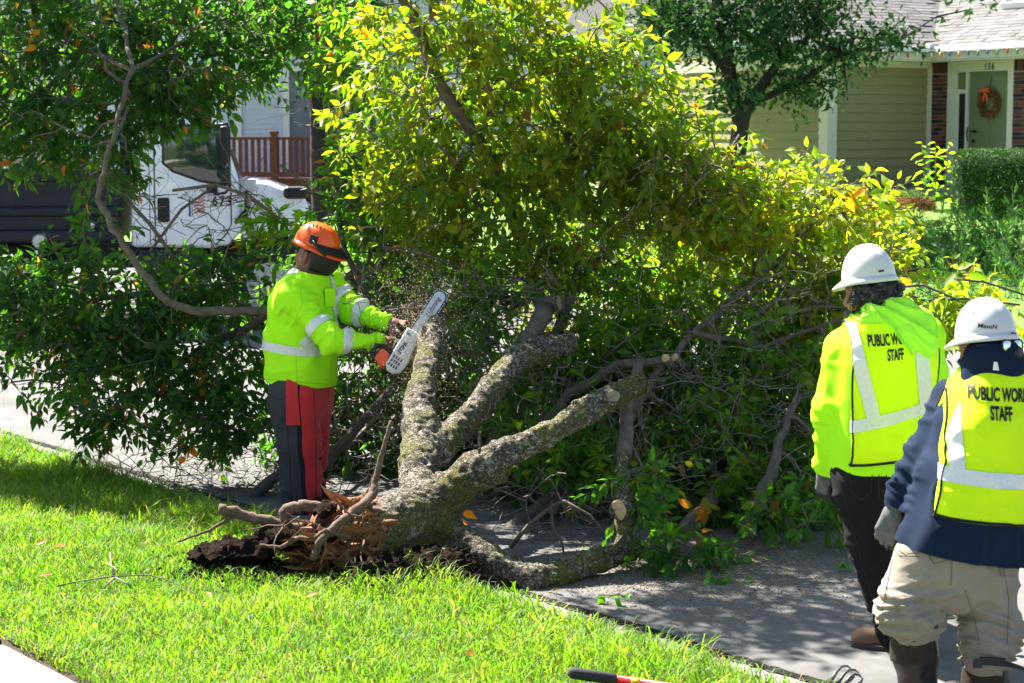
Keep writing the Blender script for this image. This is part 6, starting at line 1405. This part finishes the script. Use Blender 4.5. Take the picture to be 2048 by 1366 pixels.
# ---------------------------------------------------------------- nearest worker, navy shirt and khaki trousers
YC = 7.4
def pc_(x, y, d=0.0): return P(x, y, YC + d)
pC = thing('person', 'nearest worker in navy shirt, khaki trousers and lime vest walking away', 'person', (pc_(1900, 1450).x, YC, .01))
fC = V3(-.48, .88, 0).normalized(); rC = V3(fC.y, -fC.x, 0)
shL, elL, wrL = pc_(1900, 800, .20), pc_(1838, 925, .14), pc_(1793, 1010, .12); shR, elR, wrR = pc_(2100, 800, .12), pc_(2140, 940, .16), pc_(2120, 1050, .25)
torC = [(pc_(1925, 1130), .215, .165), (pc_(1930, 1060), .22, .17), (pc_(1948, 980, .03), .215, .17), (pc_(1985, 870, .08), .215, .16), (pc_(2000, 790, .12), .185, .125), (pc_(2000, 755, .14), .12, .095)]
fsC = Sdf(.05); fsC.slab([(pc_(1918, 1200), .24, .19), (pc_(1920, 1100), .232, .185), torC[1]] + torC[2:], rC, fC); fsC.chain([pc_(1950, 785, .15), shL, elL, wrL], [.078, .070, .062, .050], k=.05); fsC.chain([pc_(2050, 785, .12), shR, elR, wrR], [.085, .084, .068, .056], k=.05)
cloth('shirt', fsC, .0105, M_navy, pC, [(shL, elL, .12, 14, 8, .010), (elL, wrL, .12, 28, 8, .010), (pc_(1940, 1000), pc_(1915, 1130), .3, 4, 12, .012)], clip=[(pc_(1910, 1102), V3(-.20, 0, -1)), (wrL + (wrL - elL).normalized() * .015, wrL - elL, .12), (pc_(2000, 745), V3(0, 0, 1))])
fvC = Sdf(.05); fvC.slab([(c, w + .014, d + .014) for c, w, d in torC], rC, fC); fvC.cap(pc_(1965, 775, .1), shL + rC * .03, .085, .08, k=.05); fvC.cap(pc_(2040, 775, .12), shR - rC * .03, .085, .08, k=.05)
nCL = V3(-1, -.1, .25).normalized()
vC = cloth('vest', fvC, .0105, M_vest, pC, [(pc_(1990, 800), pc_(1935, 1020), .23, 5, 7, .009), (pc_(1960, 930), pc_(1930, 1030), .22, 12, 4, .007)], clip=[(pc_(1935, 1027), V3(-.16, 0, -1)), (pc_(1876, 880), nCL), (pc_(2125, 850), V3(1, 0, 0)), (pc_(2000, 742), V3(0, 0, 1))])
tape(vC, pc_(1960, 944), V3(.13, 0, 1), .056, 'waist_tape', pC)
backC = lambda C: (C - np.array(pc_(1980, 900))) @ np.array(list(fC)) < .03
strap(vC, pc_(1903, 765), pc_(1914, 920), .056, 'shoulder_tape', pC, lambda C: backC(C) & (C[:, 2] > pc_(1940, 938).z) & (C[:, 0] < pc_(1960, 850).x), fC); strap(vC, pc_(2078, 770), pc_(2085, 930), .058, 'shoulder_tape', pC, lambda C: backC(C) & (C[:, 2] > pc_(1940, 946).z) & (C[:, 0] > pc_(2030, 850).x), fC)
band(vC, [(pc_(1935, 1027), V3(-.16, 0, -1)), (pc_(1935, 1021), -V3(-.16, 0, -1))], .0035, 'hem_binding', M_pipe, pC)
binding(vC, pc_(1876, 880), nCL, .0052, 'armhole_binding', M_pipe, pC)
wrap_text(fit(text_mesh('PUBLIC WORKS', .068, .66, .0026), .252), pc_(2009, 793, -.1), V3(1, 0, -.07), V3(.07, 0, 1), vC, 'vest_lettering', M_print, pC); wrap_text(fit(text_mesh('STAFF', .068, .66, .0026), .088), pc_(2002, 828, -.1), V3(1, 0, -.07), V3(.07, 0, 1), vC, 'vest_lettering', M_print, pC)
# khaki trousers bunched over rubber boots
hL, kL, cL = pc_(1850, 1125, -.03), pc_(1812, 1215, -.06), pc_(1828, 1250, -.06); hR, kR, cR = pc_(1965, 1130, .04), pc_(1985, 1260, .02), pc_(1972, 1318, -.02)
fk = Sdf(.05); fk.slab([(pc_(1918, 1060), .20, .16), (pc_(1912, 1120), .205, .17)], rC, fC); fk.chain([hL, kL, cL], [.128, .100, .092]); fk.chain([hR, kR, cR], [.132, .104, .088]); fk.ell(pc_(1818, 1228, -.06), (.108, .108, .045), k=.02); fk.ell(pc_(1822, 1252, -.06), (.102, .102, .03), k=.012); fk.ell(pc_(1975, 1300, 0), (.100, .100, .04), k=.02); fk.ell(pc_(1972, 1318, 0), (.096, .096, .022), k=.012)
kt_ = cloth('trousers', fk, .008, M_khaki, pC, [(pc_(1918, 1080), kL, .2, 11, 5, .010), (kL + V3(0, 0, .05), cL, .2, 46, 5, .015), (hR, kR, .2, 9, 6, .010), (kR + V3(0, 0, .02), cR, .2, 46, 5, .014), (pc_(1850, 1165), pc_(1960, 1110), .12, 5, 24, .010)], clip=[(pc_(1828, 1262, -.06), V3(-.25, 0, -1)), (pc_(1972, 1318, 0), V3(.02, 0, -1))] if False else ())
M_kst = mat('khaki_seam', (.15, .126, .09), .9); wrap_lines([[(1792, 1098), (1812, 1108), (1836, 1106), (1840, 1098)], [(1788, 1102), (1800, 1112), (1836, 1114)], [(1848, 1096), (1868, 1128), (1895, 1120), (1905, 1100)], [(1905, 1100), (1902, 1170)], [(1785, 1120), (1772, 1180), (1764, 1225)], [(2006, 1128), (2018, 1200), (2014, 1290)], [(1930, 1180), (1950, 1240), (1958, 1290)], [(2000, 1120), (2000, 1150), (2030, 1152)]], kt_, .0035, 'seam_stitching', M_kst, pC)
b = MB(); pp = [pc_(1826, 1106), pc_(1850, 1124)]
bkC = -fC
fo = Sdf(.03); aLc, aRc = pc_(1838, 1400, -.02), pc_(1968, 1445, .0)
for kk, aa in ((cL, aLc), (cR, aRc)):
    pass
def wellington(k, a, name):
    f = Sdf(.03); k = Vector(k); a = Vector(a); f.chain([k + Z * .03, k.lerp(a, .35), k.lerp(a, .75), V3(a.x, a.y, .11)], [.088, .084, .068, .062]); boot(f, (a.x, a.y, .12), fC, .30, z0=.02); o = sdf_obj(name, f, .008, M_rubber, pC)
    sole((a.x, a.y, 0), fC, .31, .054, .006, M_sole, o); return o
b1 = wellington(pc_(1826, 1262, -.05), aLc, 'boot'); b2 = wellington(pc_(1974, 1325, .0), aRc, 'boot')
for bt, k, a, lo_, hi_ in ((b1, cL, aLc, 1242, 1312), (b2, cR, aRc, 1312, 1420)):
    band(bt, [(pc_(1800, lo_), V3(0, 0, 1)), (pc_(1800, hi_), V3(.15, 0, -1)), (Vector(k) + rC * .02, rC)], .006, 'shin_guard', M_mud, bt)
for bt, x, y, x2 in ((b1, 1826, 1248, 1850), (b2, 1955, 1323, 1985)):
    q = MB(); q.box(pc_(x, y + 4, -.145), (.035, .012, .035), (RX, V3(0, 1, 0), Z), .004); q.build('buckle', M_grey, bt); q = MB(); q.box(pc_(x2, y, -.14), (.10, .012, .032), ((RX * .97 - Z * .05).normalized(), V3(0, 1, 0), Z), .004); q.build('strap', M_sdk, bt)
q = MB(); q.tube([pc_(2005, 1326, -.14), pc_(2030, 1332, -.13), pc_(2062, 1342, -.1)], [.012, .009, .007], 8); q.build('strap_end', M_sdk, b2, smooth=True)
q = MB(); q.tube([pc_(1800 + i * 7, 1108 + 2 * math.sin(i), -.19 + abs(i - 4) * .004) for i in range(8)], .006, 6); 
# glove, head in a navy neck cover, helmet
gd = (wrL - elL).normalized(); fg = Sdf(.02); hand_sdf(fg, wrL + gd * .01, gd + V3(.10, .02, -.15), (-rC * .8 - fC * .5), -1, 1.14, (.4, .5, .4), .08, .5); gl = sdf_obj('glove', fg, .0055, M_glove, pC); band(gl, [(wrL + gd * .03 + rC * .006, -rC + V3(0, 0, .1))], .0025, 'glove_palm', M_palm, gl)
q = MB(); q.tube([wrL - gd * .03, wrL + gd * .02], [.045, .042], 16); q.build('glove_cuff', M_glove, gl, smooth=True)
hC = V3(-.72, .66, -.16).normalized(); hupC = V3(-.02, .1, 1); hcC = pc_(1972, 699, .10); fhC, HC, HCa = head_sdf(hcC, hC, hupC, 1.04); fhC.cap(HC(0, -.03, -.04), pc_(1995, 760, .12), .065, .07, k=.04)
fc = Sdf(.05); fc.slab([(c, w * .8, d * .8) for c, w, d in torC], rC, fC); fc.chain([shL, elL, wrL], [.05, .04, .03]); fc.chain([shR, elR, wrR], [.05, .04, .03]); fc.chain([hL, kL, aLc], [.1, .07, .05]); fc.chain([hR, kR, aRc], [.1, .07, .05]); fgR = Sdf(.02); hand_sdf(fgR, wrR, (wrR - elR), rC, 1, 1.1, (.35, .45, .35)); body_mesh([(fc, .02), (fhC, .008), (fgR, .007)], M_skin2, pC)
fn = Sdf(.04); fn.ell(HC(0, -.015, -.02), (.098, .112, .075), HCa); fn.chain([HC(0, -.03, -.05), pc_(1985, 725, .1), pc_(1995, 770, .1)], [.085, .095, .12]); fn.cap(HC(.05, -.03, -.10), HC(-.05, .03, -.11), .06, .06)
cloth('neck_cover', fn, .008, M_navy, pC, [(HC(0, 0, -.02), pc_(1990, 760, .1), .12, 12, 7, .016)], clip=[(HC(0, 0, .03), HCa[2])])
q = MB(); q.box(pc_(1998, 733, -.02) , (.055, .004, .032), ((rC * .98 - Z * .15).normalized(), fC, (Z + rC * .15).normalized()), .001); tgo = q.build('collar_tag', M_wtrim, pC)
HH2, hs2, hpt2, hx2 = hard_hat('white hard hat with a handwritten name on the nearest worker', HC(0, -.004, .050), hC, hupC, 1.04)
b = MB(); kb = hpt2(-.012, -.128, -.078); b.tube([kb, kb - hx2[1] * .02], [.019, .017], 14); b.build('ratchet_knob', M_sdk, HH2)
me_ = text_mesh('MasoN', .024, 1.0, .0004, shear=.1)
wrap_text(me_, pc_(2002, 664, -.2), V3(1, 0, -.05), V3(.05, 0, 1), hs2, 'handwriting', M_print, HH2, .003); wrap_lines([[(2022, 667), (2034, 668)]], hs2, .010, 'maker_mark', M_grey, HH2); wrap_lines([[(1944, 622), (1950, 632)], [(1950, 620), (1945, 634)], [(1942, 626), (1953, 625)]], hs2, .002, 'hat_print', M_grey, HH2)
# sunglasses worn on the back of the head
gls = thing('sunglasses', 'mirrored sunglasses worn backwards under the nearest white hard hat', 'sunglasses', hpt2(.03, -.14, -.04))
M_mir = mat('mirror_lens', (.75, .78, .8), .04, metal=1.0)
for sx, nm in ((.018, 0), (-.05, 1)):
    ctr = hpt2(sx, -.128 + abs(sx) * .25, -.046); nx = (hx2[0] - hx2[1] * (-.35 if sx > 0.02 else .12)).normalized(); v = []; f = []
    for k in range(20):
        g = 2 * pi * k / 20; cx_, cy_ = math.copysign(abs(math.cos(g)) ** .7, math.cos(g)) * .030, math.copysign(abs(math.sin(g)) ** .7, math.sin(g)) * .021; v.append(ctr + nx * cx_ + hx2[2] * cy_)
    v.append(ctr - hx2[1] * .008); f = [(k, (k + 1) % 20, 20) for k in range(20)]; b = MB(); b.add(v, f); b.build('lens', M_mir, gls, smooth=True); b = MB(); b.tube(v[:20] + [v[0]], .0035, 6); b.build('lens_rim', M_sdk, gls, smooth=True)
b = MB(); b.tube([hpt2(.105, -.09, -.035), hpt2(.118, -.02, -.03), hpt2(.11, .06, -.03)], .005, 6); b.build('temple_arm', M_sdk, gls, smooth=True)

# ================================================================== tools and litter in the foreground
h0 = G(1139, 1345, .25); h1 = G(1420, 1388, .16); hd = (h1 - h0).normalized(); rk = thing('rake', 'long handled tool with black grip and red shaft lying on the grass', 'tool', h0)
r_ = .021
b = MB(); b.tube([h0 - hd * .005, h0 + hd * .005, h0 + hd * .03, h0 + hd * .175, h0 + hd * .18], [.012, .021, .023, .022, .018], 16); b.build('grip', mat('black_rubber_grip', (.03, .03, .033), .8, (30, .3), (90, .5, .003)), rk, smooth=True)
b = MB(); b.tube([h0 + hd * .18, h0 + hd * 1.5], [.0185, .0185], 16); b.build('shaft', mat('red_shaft', (.55, .015, .02), .35), rk, smooth=True)
for i in range(2):
    c_ = h0 + hd * (.235 + .012 * i); b = MB(); b.tube([c_, c_ + hd * .022], [.0195, .0195], 16); b.build('yellow_mark', mat('yellow_mark', (.8, .55, .02), .5), rk, smooth=True)
f0 = G(1690, 1372, .03); fk_ = thing('hand_fork', 'dark steel fork with curved tines lying on the roadway', 'fork', f0)
for i, (a, e_) in enumerate((((1662, 1362), (1702, 1337)), ((1676, 1366), (1718, 1346)), ((1688, 1371), (1726, 1358)))):
    p0 = G(*a, .03); p1 = G(*e_, .035); m_ = p0.lerp(p1, .5) + V3(0, 0, .035); b = MB(); b.tube([p0, p0.lerp(p1, .25) + V3(0, 0, .024), m_, p0.lerp(p1, .8) + V3(0, 0, .022), p1], [.008, .007, .006, .005, .002], 8); b.build('tine', mat('worn_steel', (.10, .10, .10), .5, metal=.4), fk_, smooth=True)
b = MB(); b.tube([G(1655, 1362, .03), G(1676, 1366, .045), G(1692, 1374, .03)], .008, 8); b.tube([G(1676, 1366, .045), G(1640, 1380, .03), G(1560, 1420, .03)], [.009, .011, .016], 10); b.build('shank', M_black, fk_, smooth=True)
# dry twig lying in the grass
tw = thing('twig', 'dry forked twig lying in the sunlit grass', 'twig', G(230, 1150, .2))
for rows in ([(115, 1172), (160, 1162), (230, 1152), (300, 1150), (350, 1165), (405, 1196)], [(225, 1152), (235, 1140), (213, 1125)], [(232, 1152), (205, 1178)], [(228, 1153), (262, 1172)], [(225, 1150), (220, 1105)]):
    b = MB(); b.tube([G(x, y, .19 + .035 * random.random() + .04 * (i == 2)) for i, (x, y) in enumerate(rows)], [.0045 - .0006 * i for i in range(len(rows))], 6); b.build('stick', M_twig, tw, smooth=True)
for i, (x, y, c) in enumerate(((104, 1148, (.42, .09, .03)), (72, 1090, (.35, .16, .06)), (128, 1190, (.5, .25, .12)), (108, 1092, (.5, .2, .03)), (640, 1185, (.3, .2, .06)), (950, 1305, (.4, .16, .04)), (420, 1195, (.3, .22, .1)))):
    q = np.array([list(G(x, y, .24))]); v, f_, cc = leaves_mesh(q, leaf_frames(unit(1) * np.array([[1, 1, .3]]), np.array([[.2, -.5, 1.]])), np.array([.065]), np.array([c])); ob = obj('fallen_leaf', np_mesh('fallen_leaf', v, f_, False, cc), M_leaf); tag(ob, ['reddish dry leaf in the grass just below the forked twig', 'pale brown leaf in the grass at the left edge of shade', 'pinkish dry leaf in the grass under the dry twig', 'small orange leaf left of the forked twig top', 'dull brown leaf in the grass before the torn roots', 'brown leaf in the grass near the tool grip', 'yellowish dry leaf right of the dry twig'][i], 'leaf', 'dry leaves in the grass')
# leafy sprig on the road by the far shoe
for i, (x, y, n_) in enumerate(((1885, 1215, 12), (1490, 1108, 7), (1445, 1155, 10), (1680, 1130, 5), (1230, 1190, 6))):
    p0 = G(x, y, .06); sg = thing('leafy_sprig', ['green leafy sprig on the road between the khaki legs', 'small leafy sprig below the standing bough stub', 'flat leafy sprig on the sawdust', 'little sprig near the black jeans', 'sprig beside the lowest limb'][i], 'sprig', p0); A = V3(random.uniform(-.1, .1), .05, .0); b = MB(); b.tube([p0 - V3(.08, 0, 0), p0, p0 + V3(.1, .03, .04)], [.003, .003, .002], 5); b.build('stem', M_twig, sg)
    for k in range(n_):
        q = np.array([list(p0 + V3(random.uniform(-.1, .12), random.uniform(-.06, .06), random.uniform(-.02, .05 if i == 0 else .0)))]); v, f_, cc = leaves_mesh(q, leaf_frames(unit(1) * np.array([[1, .6, .5]]), np.array([[.1, -.4, 1.]])), np.array([random.uniform(.06, .10)]), np.array([(.06, .17, .02)]) * random.uniform(.8, 1.5)); obj('leaf', np_mesh('leaf', v, f_, False, cc), M_leaf, sg)
